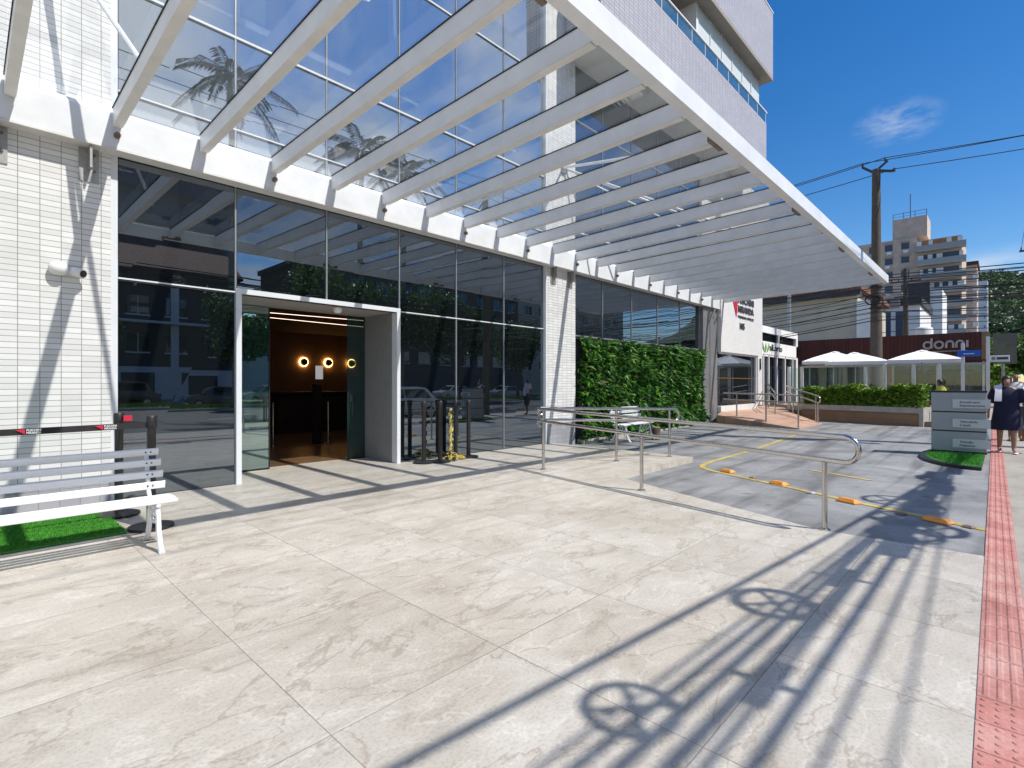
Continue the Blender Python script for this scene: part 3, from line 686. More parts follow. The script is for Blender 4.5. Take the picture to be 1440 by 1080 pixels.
# ================================================================== VERTICAL GARDEN
gd = MB(); rnd = random.Random(3)
for k in range(15000):
    x = rnd.uniform(11.36, 19.10); z = rnd.uniform(-.08, 2.76)
    cl_ = math.sin(x*2.3+z*3.1)+math.sin(x*5.1-z*2.2)+math.sin(z*6.3+x)
    y = FY + .05 - rnd.random()*.14 - .085*max(0, cl_)
    d = Vector((rnd.uniform(-.9,.9), -.75-.5*rnd.random(), rnd.uniform(-.8,.5)))
    L = rnd.uniform(.09,.2) * (1.9 if rnd.random() < .14 else 1)
    gd.leaf((x,y,z), d, (0,-.5,1) if rnd.random() < .7 else (rnd.uniform(-1,1),-1,rnd.uniform(-1,1)), L, L*rnd.uniform(.22,.5), .2)
for k in range(150):
    x = rnd.uniform(11.45, 19.0); z = rnd.uniform(.1, 2.5)
    for q in range(12):
        a = rnd.uniform(0, 2*math.pi); L = rnd.uniform(.16,.32)
        gd.leaf((x, FY-.1, z), (math.cos(a), -.7, math.sin(a)*.8+.15), (0,-1,.3), L, L*.16, .2)
tag(gd.build('vertical_garden', LEAFW, loc=(15.2,FY,0)), 'lush green plant wall of mixed ferns between the white pillar and grey column', 'green wall')
CH = MB().box(11.36, 19.1, 8.1, 8.33, -.2, .02)
tag(CH.build('planting_kerb', PLANTW, loc=(15.2,8.2,-.1)), 'low pale kerb along the foot of the green plant wall', 'kerb')

# ================================================================== SIGNS ON THE BUILDING
sg = thing('wall_sign', 'dark raised building name sign with red folded emblem high on the white wall', 'sign', (22.5,SWY,3.9))
zt = 4.93
g = MB(); text_into(g, 'PUSCHINI', .36, face_street(22.25, SWY-.012, zt-.02), 1.85, .02, .014); text_into(g, 'MIRANDA', .36, face_street(22.25, SWY-.012, zt-.40), 1.85, .02, .014); g.build('lettering', INK, sg)
g = MB(); text_into(g, 'PREMIUM OFFICES', .15, face_street(22.25, SWY-.012, zt-.66), 1.85, .01, .003); g.build('small_lettering', INK, sg)
def flat_y(poly, y0, y1): return MB().prof_y(poly, y0, y1)
g = MB()
for a, b, c, d in (((21.55,zt+.26),(21.77,zt+.26),(22.09,zt-.62),(22.03,zt-.62)), ((21.81,zt+.26),(21.95,zt+.26),(22.13,zt-.30),(22.11,zt-.50)), ((22.01,zt+.26),(22.15,zt+.26),(22.15,zt-.2),(22.13,zt-.15))):
    g.prof_y([a,b,c,d], SWY-.03, SWY-.003)
g.build('emblem', REDL, sg)
nb = thing('house_number', 'dark house number 105 below the name sign on the white wall', 'number', (22.9,SWY,3.1))
g = MB(); text_into(g, '105', .36, face_street(22.45, SWY-.012, 3.82), .55, .015, .01); g.build('digits', INK, nb)
it = thing('intercom', 'small dark intercom on the white wall beside the shop window', 'intercom', (24.95,SWY,2.4))
MB().bbox(24.9, 25.02, SWY-.05, SWY-.001, 2.15, 2.65, .006).build('housing', BLACKM, it); MB().box(24.92,25.0,SWY-.056,SWY-.051,2.45,2.6).build('speaker_grille', GREYALU, it)

# neighbouring shop
shp = thing('corner_shop', 'white shop with sloping fascia, glass doors and a green leaf logo', 'shop', (29,8.55,.5))
SY = 8.55
b = MB(); b.box(25.31, 32.9, SY, SY+.25, 4.05, 4.38); b.box(25.31, 32.9, SY, SY+.15, 2.98, 3.62); b.box(32.6, 32.9, SY, 12, -.1, 4.049); b.box(29.5, 29.62, SY+.02, SY+.14, 3.62, 4.05)
b.build('fascia', WHITEW, shp)
MB().box(25.31, 32.6, SY+.08, SY+.1, 3.62, 4.05).build('fanlight', GLASSW, shp)
MB().box(25.31, 32.6, SY+.1, SY+.14, .45, 2.979).build('shop_glazing', GLASSW, shp)
f = MB()
for x in (26.0, 27.1, 27.9, 29.2, 30.6, 32.0): f.box(x, x+.1, SY+.02, SY+.099, .45, 2.979)
f.box(25.31, 32.6, SY+.02, SY+.09, 2.88, 2.978)
f.build('door_frames', WHITEW, shp)
MB().box(25.31, 26.0, SY+.02, SY+.07, .45, 2.88).build('poster_panel', mk('maroon panel', (.10,.03,.03), .6, .2, 5), shp)
MB().box(25.31, 32.9, SY+.26, 16, -.1, 4.2).build('shop_body', WHITEW, shp)
g = MB(); text_into(g, 'ali.orto', .46, face_street(27.95, SY-.012, 3.2), 2.0, .01, .008); g.build('shop_lettering', INK, shp)
g = MB()
for a in (-.32, 0, .32):
    g.prof_y([(27.35+a*.5,3.06),(27.35+a*1.25+.13,3.3),(27.35+a*1.5,3.55),(27.35+a*1.25-.13,3.3)], SY-.02-.004*abs(a*3), SY-.002)
g.build('leaf_logo', mk('leaf green paint', (.16,.32,.04), .5, .1), shp)

# ramp to the shop
rp = [(19.9,8.0,.30),(18.95,4.86,.03),(21.9,4.88,.03),(24.3,6.7,.33),(33.0,8.5,.45),(25.3,8.54,.45),(20.5,8.04,.42)]
b = MB(); top = rp; n = len(rp)
b.add([(x,y,-.25) for x,y,z in rp]+[(x,y,z) for x,y,z in rp], [tuple(range(n, 2*n))]+[tuple(reversed(range(n)))]+[(i,(i+1)%n,n+(i+1)%n,n+i) for i in range(n)])
struct(b.build('ramp', RAMPT))

# ================================================================== RAILINGS
def arc(c, r, a0, a1, ax, n=8):
    ax = Vector(ax).normalized(); return [Vector(c) + ax*(r*math.cos(R(a0+(a1-a0)*i/n))) + Vector((0,0,r*math.sin(R(a0+(a1-a0)*i/n)))) for i in range(n+1)]
def railing(label, P, zt, zl, posts, r=.026, uend=True, grp=None, hook=True):
    "P start->end ground points; zt, zl: (start,end) heights of both rails; posts: fractions"
    a, e = Vector((*P[0],0)), Vector((*P[1],0)); d = (e-a).normalized(); L = (e-a).length
    t_ = thing('handrail', label, 'railing', (P[1][0],P[1][1],0), grp)
    def at(f, z): return a + d*(L*f) + Vector((0,0,z))
    rm = MB(); top = [at(0,zt[0]), at(1,zt[1])]; low = [at(0,zl[0]), at(1,zl[1])]
    if uend:
        c = (top[1]+low[1])/2; rr_ = (zt[1]-zl[1])/2
        rm.tube([top[0], top[1]] + arc(c, rr_, 90, -90, d)[1:-1] + [low[1], low[0]], r, 12)
    else:
        rm.tube(top, r, 12); rm.tube(low, r, 12)
    rm.build('rail', INOX, t_, smooth=True)
    for f, full in posts:
        p = at(f, 0); zz_ = zt if full else zl; ztop = zz_[0]+(zz_[1]-zz_[0])*f - .02
        z0 = 0 if (p.x < 10.3 and p.y < 9) and not (p.x > 6.6 and p.y < 4.5) else gz(p.x, p.y)
        po = MB().tube([(p.x,p.y,z0),(p.x,p.y,ztop)], r*.98, 12).build('post', INOX, t_, smooth=True)
        MB().lathe([(.055,0),(.055,.012),(.03,.02)], (p.x,p.y,z0), 16).build('post_flange', INOX, po, smooth=True)
    if hook:
        h = MB()
        for z in (zt[0], zl[0]): h.tube(arc((a.x+.02,a.y,z-.07), .05, 90, -120, (-d.x,-d.y,0)), .007, 6)
        h.build('wall_hook', INOX, t_, smooth=True)
    return t_
railing('stainless double handrail nearest the camera, descending towards the street with rounded end', ((7.02,6.0),(6.06,1.15)), (1.06,.97), (.85,.715), ((.03,True),(.475,False),(.962,False)))
railing('stainless double handrail behind the nearest one, crossing in front of the green wall', ((7.1,6.02),(10.15,4.95)), (1.07,.98), (.86,.74), ((.53,True),(.955,True)))
railing('stainless double handrail along the near edge of the terracotta ramp', ((20.2,7.85),(18.95,4.88)), (1.16,1.12), (.92,.88), ((.2,True),(.6,True),(.99,True)), uend=False, hook=False)
railing('curved end handrail on the far side of the terracotta ramp beside the planter', ((24.2,6.75),(21.85,4.98)), (1.42,1.05), (1.18,.80), ((.25,True),(.93,True),(.99,False)), hook=False)
railing('sloping handrail rising to the white shop door at the back of the ramp', ((22.6,6.7),(25.6,7.9)), (1.15,1.5), (.92,1.25), ((.05,True),(.95,True)), hook=False)

# ================================================================== ROAD STUDS
def stud(name, x, y, L, w_, h, m, label, grp):
    z = gz(x,y)+.007
    dx, dy = .46, .89
    def q(u, v, zz_): return (x+dx*u-dy*v, y+dy*u+dx*v, z+zz_)
    b = MB(); b.rings([[q(-L/2,-w_/2,0),q(L/2,-w_/2,0),q(L/2,w_/2,0),q(-L/2,w_/2,0)],[q(-L*.5,-w_/2,.2*h),q(L*.5,-w_/2,.2*h),q(L*.5,w_/2,.2*h),q(-L*.5,w_/2,.2*h)],[q(-L*.36,-w_*.26,h),q(L*.36,-w_*.26,h),q(L*.36,w_*.26,h),q(-L*.36,w_*.26,h)]], True)
    o = tag(b.build(name, m, loc=(x,y,z)), label, 'road stud', grp)
    return o
for (x,y), l in zip(((9.41,3.58),(8.58,2.49),(7.75,1.43),(7.29,.52)), ('big orange road stud at the far bend of the yellow line','big orange road stud, second from the bend of the yellow line','big orange road stud, right of the handrail end post','big orange road stud closest to the red tactile strip')):
    stud('road_stud', x, y, .26, .13, .045, ORANGE, l, 'orange studs along the yellow line')
for (x,y), l in zip(((8.95,3.0),(8.1,1.94),(7.42,.85),(7.23,.26)), ('small dark stud between the two farthest orange studs','small pale stud just left of the handrail end post','small dark stud between the two nearest orange studs','small rusty stud beside the red tactile strip')):
    stud('small_road_stud', x, y, .10, .08, .02, RUST if 'pale' not in l else PLANTW, l, 'small studs along the yellow line')

# ================================================================== TOTEM SIGN
# box faces the camera side; front face runs from (14.0,1.1) to (12.85,.2) seen obliquely
tt = thing('directional_totem', 'grey three drawer style parking sign with silver plates standing on a turf patch', 'sign', (14.4,.7,0))
ex = Vector((0,-1,0)); ey = Vector((1,0,0)); W_ = .88; O = Vector((14.3,1.12,0))
def tp(u, v, z): return O + ex*u + ey*v + Vector((0,0,z))
def tbox(m_, u0, u1, v0, v1, z0, z1): return m_.rings([[tp(u0,v0,z),tp(u1,v0,z),tp(u1,v1,z),tp(u0,v1,z)] for z in (z0,z1)], True)
tm = Matrix(((ex.x,0,-ey.x,0),(ex.y,0,-ey.y,0),(0,1,0,0),(0,0,0,1)))
zs = [(.10,.50),(.53,.90),(.93,1.32)]
txt = [('Atenção','Pedestres'),('Velocidade','5 km/h'),('Entrada para','Estacionamento')]
for (z0,z1), (l1,l2) in zip(zs, txt):
    pn = tbox(MB(), 0, W_, 0, .42, z0, z1).build('drawer_panel', TOTEM, tt)
    zc = z0+(z1-z0)*.40
    pl = tbox(MB(), W_*.40, W_*1.07, -.02, -.002, zc-.085, zc+.095).build('name_plate', PLATE, pn)
    g = MB()
    for s_, zz_ in ((l1, zc+.018), (l2, zc-.055)):
        M = Matrix.Translation(tp(W_*.53, -.0215, zz_)) @ tm
        text_into(g, s_, .062, M, None, .001, .001)
    g.build('plate_lettering', INK, pl)
g = MB(); tbox(g, .01, W_-.01, .012, .41, .501, .529); tbox(g, .01, W_-.01, .012, .41, .901, .929); tbox(g, -.005, W_+.005, -.005, .425, .06, .099); tbox(g, -.005, W_+.005, -.005, .425, 1.321, 1.36)
g.build('black_joint', BLACK, tt)
tbox(MB(), W_+.001, W_+.02, .1, .16, .95, 1.2).build('side_plate', ORANGE, tt)
td = thing('turf_patch', 'half round patch of bright artificial turf with black edge under the grey totem sign', 'turf', (13.9,.4,0))
tcx, tcy = 13.95, .27
def half(rx, ry, z): return [(tcx+rx*math.cos(math.pi*k/30), tcy+ry*math.sin(math.pi*k/30), z) for k in range(31)]
MB().rings([half(1.85,1.0,-.03), half(1.85,1.0,.05), half(1.76,.91,.052)], True).build('black_edge', BLACK, td)
MB().rings([half(1.75,.90,.0525), half(1.75,.90,.056)], True).build('turf_backing', TURFB, td)
def blades(m_, inside, n, z, rn, h=.03):
    for k in range(n):
        x, y = inside(rn)
        a = rn.uniform(0, 6.28); L = h*rn.uniform(.6,1.2)
        m_.leaf((x,y,z), (.5*math.cos(a), .5*math.sin(a), 1), (math.cos(a+1.5), math.sin(a+1.5), 0), L, .006, .1)
def in_disc(rn):
    a = rn.uniform(0,3.14); r = math.sqrt(rn.random()); return tcx+1.74*r*math.cos(a), tcy+.89*r*math.sin(a)
b = MB(); blades(b, in_disc, 8000, .056, random.Random(4), .035); b.build('turf_blades', TURF, td)

# ================================================================== BENCHES
def slat(m_, x0, x1, c, w_, th, tilt):
    ca, sa = math.cos(tilt), math.sin(tilt)
    def q(u, v): return (c[0]+u*ca-v*sa, c[1]+u*sa+v*ca)
    pr = [(-w_/2,-th/2+.005),(-w_/2+.005,-th/2),(w_/2-.005,-th/2),(w_/2,-th/2+.005),(w_/2,th/2-.005),(w_/2-.005,th/2),(-w_/2+.005,th/2),(-w_/2,th/2-.005)]
    return m_.rings([[(x,)+q(u,v) for u, v in pr] for x in (x0,x1)], True)
def make_bench(x1, yf, length, label):
    "right end x1, front edge yf; faces -Y"
    x0 = x1-length; bt = thing('bench', label, 'bench', ((x0+x1)/2, yf+.2, 0), 'white slatted benches')
    for k, (dy, z, tl) in enumerate(((.045,.435,R(8)),(.135,.443,R(2)),(.225,.443,R(-2)),(.315,.436,R(-6)))):
        slat(MB(), x0, x1, (yf+dy, z), .058, .026, tl).build('seat_slat', WOODW, bt)
    for k, (dy, z, tl) in enumerate(((.385,.535,R(100)),(.405,.64,R(103)),(.435,.745,R(106)),(.47,.845,R(110)))):
        s_ = slat(MB(), x0, x1-.02-.012*k, (yf+dy, z), .068, .024, tl).build('back_slat', WOODW, bt)
        q = MB()
        for xe in (x1-.16, x1-.12, x0+.12, x0+.16):
            q.ball((xe, yf+dy-.015, z), .008, .006, .008, 8, 4)
        q.build('bolt', BLACKM, s_)
    for xl in (x0+.15, x1-.15):
        f = MB()
        f.tube([(xl,yf+.07,.41),(xl,yf+.03,.30),(xl,yf+.02,.18),(xl,yf-.03,.07),(xl,yf-.075,.01),(xl,yf-.10,.012)], .02, 8, r1=.026)
        f.tube([(xl,yf+.30,.41),(xl,yf+.35,.30),(xl,yf+.36,.18),(xl,yf+.42,.07),(xl,yf+.48,.01),(xl,yf+.50,.012)], .02, 8, r1=.026)
        f.tube([(xl,yf+.02,.405),(xl,yf+.15,.418),(xl,yf+.33,.41),(xl,yf+.40,.50),(xl,yf+.42,.62),(xl,yf+.455,.74),(xl,yf+.50,.87)], .019, 8)
        f.tube([(xl,yf+.06,.33)]+[(xl, yf+.18+.11*math.cos(a*math.pi/8+math.pi), .33-.10*math.sin(a*math.pi/8)) for a in range(9)]+[(xl,yf+.32,.33)], .014, 8)
        f.tube([(xl, yf+.18+.05*math.cos(a*math.pi/6), .34+.05*math.sin(a*math.pi/6)) for a in range(13)], .011, 6)
        f.build('cast_leg', IRONW, bt, smooth=True)
    return bt
make_bench(1.36, 5.50, 1.85, 'white slatted bench with cast iron legs in the left foreground beside the turf mat')
make_bench(13.2, 7.05, 1.55, 'white slatted bench standing in front of the green plant wall')
bt2 = thing('tree_stump_stool', 'small brown wooden stool beside the far white bench', 'stool', (13.6,7.2,gz(13.6,7.2)))
MB().lathe([(.13,0),(.12,.18),(.13,.34),(.10,.36)], (13.6,7.2,gz(13.6,7.2)), 16).build('stump', BARK, bt2); MB().lathe([(.105,0),(.10,.01)], (13.6,7.2,gz(13.6,7.2)+.361), 16).build('seat_top', mk('cut wood', (.4,.28,.17), .8, .2, 20), bt2)

# turf mat on the left
tf = thing('turf_mat', 'rectangular mat of bright green artificial turf below the left bench', 'turf', (-.6,7,0))
MB().box(-2.2, 1.13, 6.38, 7.92, .001, .012).build('turf_backing', TURFB, tf)
b = MB(); blades(b, lambda rn: (rn.uniform(-.4,1.13), rn.uniform(6.40,7.92)), 26000, .012, random.Random(6), .028); b.build('turf_blades', TURF, tf)

# ================================================================== STANCHIONS
def stanchion(x, y, label, h=1.17, belt=None, flat=True):
    s_ = thing('stanchion', label, 'stanchion', (x,y,0), 'black queue barrier posts')
    MB().lathe([(.20,0),(.205,.012),(.20,.03),(.12,.042),(.05,.055)], (x,y,0), 36).build('base', BLACK, s_, smooth=True)
    MB().lathe([(.042,.05),(.042,h-.12)], (x,y,0), 20).build('post', BLACKM, s_, smooth=True)
    MB().lathe([(.050,h-.12),(.052,h-.11),(.052,h-.01),(.045,h)], (x,y,0), 20).build('belt_head', BLACK, s_, smooth=True)
    return s_
s1 = stanchion(1.35, 6.46, 'black queue barrier post with branded belt, standing right behind the left bench')
zb = 1.075
bl = MB(); bl.rings([[(x, 6.455+.012*math.sin((x+3)*1.3), zb-.03-.012*math.sin((1.3-x)*.8)) , (x, 6.459+.012*math.sin((x+3)*1.3), zb-.03-.012*math.sin((1.3-x)*.8)), (x, 6.459+.012*math.sin((x+3)*1.3), zb+.03-.012*math.sin((1.3-x)*.8)), (x, 6.455+.012*math.sin((x+3)*1.3), zb+.03-.012*math.sin((1.3-x)*.8))] for x in [1.31-.1*i for i in range(36)]], True)
belt = bl.build('belt', BELT, s1)
for i, xe in enumerate((.42, .98)):
    zo = zb-.012*math.sin((1.3-xe)*.8); y_ = 6.448+.012*math.sin((xe+3)*1.3)
    em = MB(); em.prof_y([(xe-.10,zo+.018),(xe-.035,zo+.024),(xe-.035,zo-.022)], y_-.003, y_+.001); em.prof_y([(xe-.056,zo-.008),(xe-.035,zo+.012),(xe-.035,zo-.024)], y_-.004, y_-.0031)
    em.build('belt_emblem', REDL, belt)
    g = MB(); text_into(g, 'PUSCHINI', .028, face_street(xe-.025, y_-.002, zo+.003), .10, .0005, .0006); text_into(g, 'MIRANDA', .028, face_street(xe-.025, y_-.002, zo-.021), .10, .0005, .0006); g.build('belt_lettering', WHITEP, belt)
s2 = stanchion(1.22, 7.32, 'black queue barrier post close to the wall corner with a red belt clip')
MB().box(1.25, 1.33, 7.24, 7.29, 1.08, 1.14).build('belt_clip', REDL, s2)
MB().bar((1.23,7.28,1.05),(1.34,6.52,1.07), .005, .06).build('belt', BELT, s2)
for (x,y,l) in ((6.02,8.0,'black barrier post nearest the white door frame'),(6.30,7.86,'black barrier post standing in front of the other three by the glass'),(6.86,8.06,'black barrier post just behind the yellow and black chain'),(7.12,7.96,'black barrier post farthest right by the glass')):
    stanchion(x, y, l)
chain = thing('warning_chain', 'yellow and black plastic chain wound round a post and heaped on the paving', 'chain', (6.62,7.95,0))
def stripey():
    m, t, b = nt('yellow black plastic'); tc = N(t,'ShaderNodeTexCoord'); n = N(t,'ShaderNodeTexNoise'); n.inputs['Scale'].default_value = 9
    t.links.new(tc.outputs['Object'], n.inputs['Vector']); t.links.new(ramp(t, n.outputs['Fac'], [(.49,(.02,.02,.02)),(.51,(.66,.50,.10))]), b.inputs['Base Color']); return m
CHM = stripey(); rn = random.Random(9)
c_ = MB()
for k in range(34):
    a = k*.9; z = .12+k*.026
    c_.tube([(6.62+.045*math.cos(a+i*.9), 7.93+.045*math.sin(a+i*.9), z+.006*i) for i in range(4)], .012, 6)
c_.build('wound_links', CHM, chain)
MB().tube([(6.62,7.93,0),(6.62,7.93,1.02)], .025, 10).build('core_post', mk('pale yellow post', (.62,.55,.25), .5, .1), chain)
c_ = MB()
for k in range(150):
    a = rn.uniform(0,6.28); r = .30*math.sqrt(rn.random()); p = Vector((6.62+r*math.cos(a)*1.1, 7.9+r*math.sin(a)*.6, .02+(.17*(1-r/.3))*rn.random()))
    d = Vector((rn.uniform(-1,1), rn.uniform(-1,1), rn.uniform(-.4,.4))).normalized()*.035; e = d.orthogonal().normalized()*.016
    c_.tube([p+d*math.cos(q)+e*math.sin(q) for q in [i*math.pi/4 for i in range(9)]], .006, 5)
c_.build('heaped_links', CHM, chain)

# ================================================================== CAMERA ON THE WALL
sc_ = thing('security_camera', 'white twin head security camera on the tiled wall left of the glass', 'camera', (.86,WY,2.88))
MB().ball((.79,WY-.06,2.89), .10,.085,.085, 18, 12).build('dome_base', CAMW, sc_, smooth=True)
MM = Matrix.Translation((.965,WY-.10,2.86)) @ Vector((.6,-.75,-.25)).to_track_quat('Z','Y').to_matrix().to_4x4()
def ring_at(r, z, n=16): return [MM @ Vector((r*math.cos(2*math.pi*k/n), r*math.sin(2*math.pi*k/n), z)) for k in range(n)]
h = MB().rings([ring_at(.04,-.08), ring_at(.056,-.065), ring_at(.058,.06), ring_at(.054,.07)], True).build('camera_body', CAMW, sc_, smooth=True)
MB().rings([ring_at(.044,.071), ring_at(.044,.074)], True).build('lens', BLACK, h)
MB().bar((.80,WY-.06,2.85),(.92,WY-.06,2.85), .02, .02).build('bracket', CAMW, sc_)

# ================================================================== PLANTER, HEDGE, TERRACE
pa, pb = Vector((23.14,2.05,0)), Vector((24.32,6.2,0)); dd = (pb-pa).normalized(); nn = Vector((dd.y,-dd.x,0))
def pq(u, v, z): return pa + dd*u + nn*v + Vector((0,0,z))
PLn = (pb-pa).length
def pbx(m_, u0, u1, v0, v1, z0, z1): return m_.rings([[pq(u0,v0,z),pq(u0,v1,z),pq(u1,v1,z),pq(u1,v0,z)] for z in (z0,z1)], True)
pt = thing('planter', 'long low planter of brown timber look tiles with pale coping under the hedge', 'planter', tuple(pa))
pbx(MB(), .03, PLn, .03, .8, -.15, .46).build('planter_body', BROWNT, pt)
g = MB(); pbx(g, 0, PLn, 0, .16, .461, .66); pbx(g, 0, PLn, .70, .84, .461, .66); pbx(g, -.03, .1, -.01, .85, -.15, .663); pbx(g, PLn-.1, PLn, .161, .699, .461, .66)
g.build('coping', PLANTW, pt)
pbx(MB(), .11, PLn-.11, .161, .699, .5, .6).build('soil', SOIL, pt)
hd = MB(); rn = random.Random(12)
for k in range(9000):
    u = rn.uniform(.02, PLn-.05); v = rn.uniform(.02,.80); z = .62+rn.random()**.8*(.72+.09*math.sin(u*3.1)+.07*math.sin(u*8.3+1))
    if rn.random() < .35: v = rn.uniform(.0,.12)
    p = pq(u, v, z); a = rn.uniform(0,6.28)
    L = rn.uniform(.10,.19)
    hd.leaf(p, (math.cos(a), math.sin(a), rn.uniform(.1,1.3)), (rn.uniform(-.4,.4),rn.uniform(-.4,.4),1), L, L*.42, .25)
for k in range(40):
    u = rn.uniform(.1,PLn-.1); v = rn.uniform(.2,.6); p = pq(u,v,.58); hd.tube([p, p+Vector((rn.uniform(-.15,.15),rn.uniform(-.15,.15),.6))], .008, 4)
tag(hd.build('hedge', LEAFH, loc=tuple(pq(PLn/2,.4,.6))), 'clipped light green hedge growing in the long brown planter', 'hedge')
struct(MB().box(24.9, 37, .55, 8.4, -.2, .38).build('terrace_floor', BROWNT))
st = thing('entrance_steps', 'two short brown steps at the right end of the planter', 'steps', (23.6,1.3,0))
MB().box(23.2, 24.89, .7, 1.98, -.2, .18).build('lower_step', BROWNT, st); MB().box(23.75, 24.89, .7, 1.98, .181, .36).build('upper_step', BROWNT, st)

ws = thing('glass_windscreen', 'glass terrace windscreen with white posts and top rail behind the hedge', 'windscreen', (25.2,3.4,.38))
WYs = [6.9,6.38,4.06,3.42,2.5,1.73,1.07,.39]
for a, b in zip(WYs, WYs[1:]): MB().box(25.19, 25.21, b+.05, a-.05, .4, 2.2).build('glass_panel', SCREENG, ws)
for i, y in enumerate(WYs):
    hh = {3.42:2.34, 1.07:3.0, .39:3.2, 4.06:2.2}.get(y, 2.26)
    MB().box(25.14, 25.26, y-.05, y+.05, .38, hh).build('post', WHITEW, ws)
MB().box(25.15, 25.25, .441, 6.33, 2.201, 2.28).build('top_rail', PLANTW, ws)
def umbrella(x, y, zr, za, r, label, rot=0):
    u = thing('parasol', label, 'parasol', (x,y,.38), 'white terrace parasols')
    pts = [(x+r*1.38*math.cos(rot+math.pi/4+k*math.pi/2), y+r*1.38*math.sin(rot+math.pi/4+k*math.pi/2)) for k in range(4)]
    b = MB(); rings = []
    for f, z in ((1.0, zr-.14), (1.0, zr), (.66, zr+(za-zr)*.42), (.33, zr+(za-zr)*.76), (.09, za)):
        R_ = []
        for k in range(4):
            a, c = Vector(pts[k]), Vector(pts[(k+1)%4]); ctr = Vector((x,y))
            for i in range(4):
                p = a.lerp(c, i/4); sag = 1-.05*math.sin(math.pi*i/4)
                q = ctr + (p-ctr)*f*sag; R_.append((q.x, q.y, z - (.05*math.sin(math.pi*i/4) if 0 < f < 1 and f > .2 else 0)))
        rings.append(R_)
    b.rings(rings, False); cn = b.build('canopy', CANVAS, u)
    c2 = MB(); c2.rings([[(x+.2*math.cos(k*math.pi/4)*s_, y+.2*math.sin(k*math.pi/4)*s_, z) for k in range(8)] for s_, z in ((1,za-.02),(.9,za+.0),(.1,za+.04))], True); c2.build('vent_cap', CANVAS, cn)
    MB().tube([(x,y,.38),(x,y,za)], .028, 8).build('pole', BLACKM, u); MB().lathe([(.3,0),(.3,.06),(.06,.1)], (x,y,.38), 16).build('base', BLACK, u)
    rb = MB()
    for k in range(4): rb.bar((x,y,zr+.18), (x+(pts[k][0]-x)*.96, y+(pts[k][1]-y)*.96, zr+.0), .025, .02)
    rb.build('spokes', BLACKM, u)
umbrella(28.2, 5.75, 2.55, 3.0, 1.22, 'white parasol beside the white shop, leftmost of the terrace parasols', .1)
umbrella(26.9, 4.75, 2.46, 2.86, 1.12, 'white parasol overlapping the leftmost one, left of the big pole', .3)
umbrella(27.4, 2.45, 2.48, 2.88, 1.22, 'white parasol standing alone in front of the restaurant sign', .15)

# ================================================================== RESTAURANT
rs = thing('restaurant', 'low restaurant with dark red board fascia carrying big silver letters', 'restaurant', (36,5,0))
RX = 36.0
MB().box(RX, RX+.3, .8, 12, 2.74, 4.2).build('fascia', BRICKR, rs)
MB().box(RX+.02, RX+.3, 0.5, .799, 2.78, 4.18).build('fascia_return', mk('tan fascia return', (.30,.20,.10), .7, .2, 4), rs)
MB().box(RX+1.2, RX+1.4, 4.7, 12, -.1, 2.719).build('front_wall', CREAM, rs)
MB().box(RX+1.2, RX+1.4, .6, 4.699, -.1, 2.719).build('shopfront', glassmat('shaded shop glass', base=(.008,.01,.01), f0=.035), rs)
for yy in (.7,1.5,2.6,3.7,4.6): MB().box(RX+1.1, RX+1.199, yy, yy+.09, .38, 2.719).build('shopfront_mullion', WHITEW, rs)
MB().box(RX+.3, RX+1.199, .6, 12, 2.72, 2.8).build('front_soffit', DARKW, rs)
for k, (a, b, m) in enumerate(((6.1,6.9,DARKW),(7.2,8.0,GLASSW),(8.5,9.4,DARKW))):
    w_ = MB().box(RX+1.12, RX+1.19, a, b, .4, 2.5).build('glazed_door', m, rs)
    MB().box(RX+1.08, RX+1.119, (a+b)/2-.04, (a+b)/2+.04, .4, 2.5).build('door_stile', WHITEW, w_)
MB().box(RX+1.0, RX+1.1, 4.75, 5.0, .4, 2.5).build('wall_panel', mk('pink panel', (.35,.10,.14), .7, .1), rs)
MB().box(RX+1.4, RX+9, .6, 12, -.1, 4.0).build('restaurant_body', CREAM, rs)
g = MB(); mm_ = face_walk(RX-.02, 3.14, 3.42)
def stroke(pts, r=.075): g.tube([mm_ @ Vector((a*.70,b*.75,0)) for a,b in pts], r*.72, 8)
def oarc(cx, cy_, rx, ry, a0, a1, n=14): return [(cx+rx*math.cos(R(a0+(a1-a0)*i/n)), cy_+ry*math.sin(R(a0+(a1-a0)*i/n))) for i in range(n+1)]
stroke(oarc(.24,.24,.24,.24,0,360)); stroke([(.48,.0),(.48,.72)])
stroke(oarc(.92,.24,.25,.24,0,360))
for x0 in (1.36, 1.94): stroke([(x0,0),(x0,.28)]+oarc(x0+.2,.28,.2,.2,180,0,8)+[(x0+.4,0)])
stroke([(2.56,0),(2.56,.5)])
g.build('lettering', SILVER, rs)
g = MB(); 
for k in range(26): g.bar(mm_ @ Vector((.40+k*.054,-.17,0)), mm_ @ Vector((.434+k*.054,-.17,0)), .02, .05)
g.build('tagline', SILVER, rs)
ss_ = thing('street_name_sign', 'small bright blue plate mounted on the windscreen post below the restaurant sign', 'sign', (25.0,1.0,2.5))
MB().box(25.05,25.08, .58, 1.22, 2.50, 2.72).build('plate', BLUES, ss_); MB().box(25.044,25.049,.75,1.05,2.585,2.61).build('plate_strip', WHITEP, ss_)
ss_ = thing('hanging_sign', 'small white box sign with a dark strip hanging right of the windscreen end post', 'sign', (25.0,.1,2.3))
MB().bbox(24.95,25.05,-.17,.33,2.28,2.50,.008).build('sign_box', WHITEW, ss_); MB().box(24.94,24.949,-.13,.16,2.36,2.44).build('dark_strip', INK, ss_); MB().box(24.94,24.949,.2,.29,2.35,2.45).build('symbol', GREYW, ss_)
MB().bar((25.2,.36,2.53),(25.0,-.15,2.53), .03,.03).build('sign_arm', INK, ss_)
bp = thing('billboard', 'grey green rear of a square board at the right end of the restaurant', 'board', (40,.9,2.5))
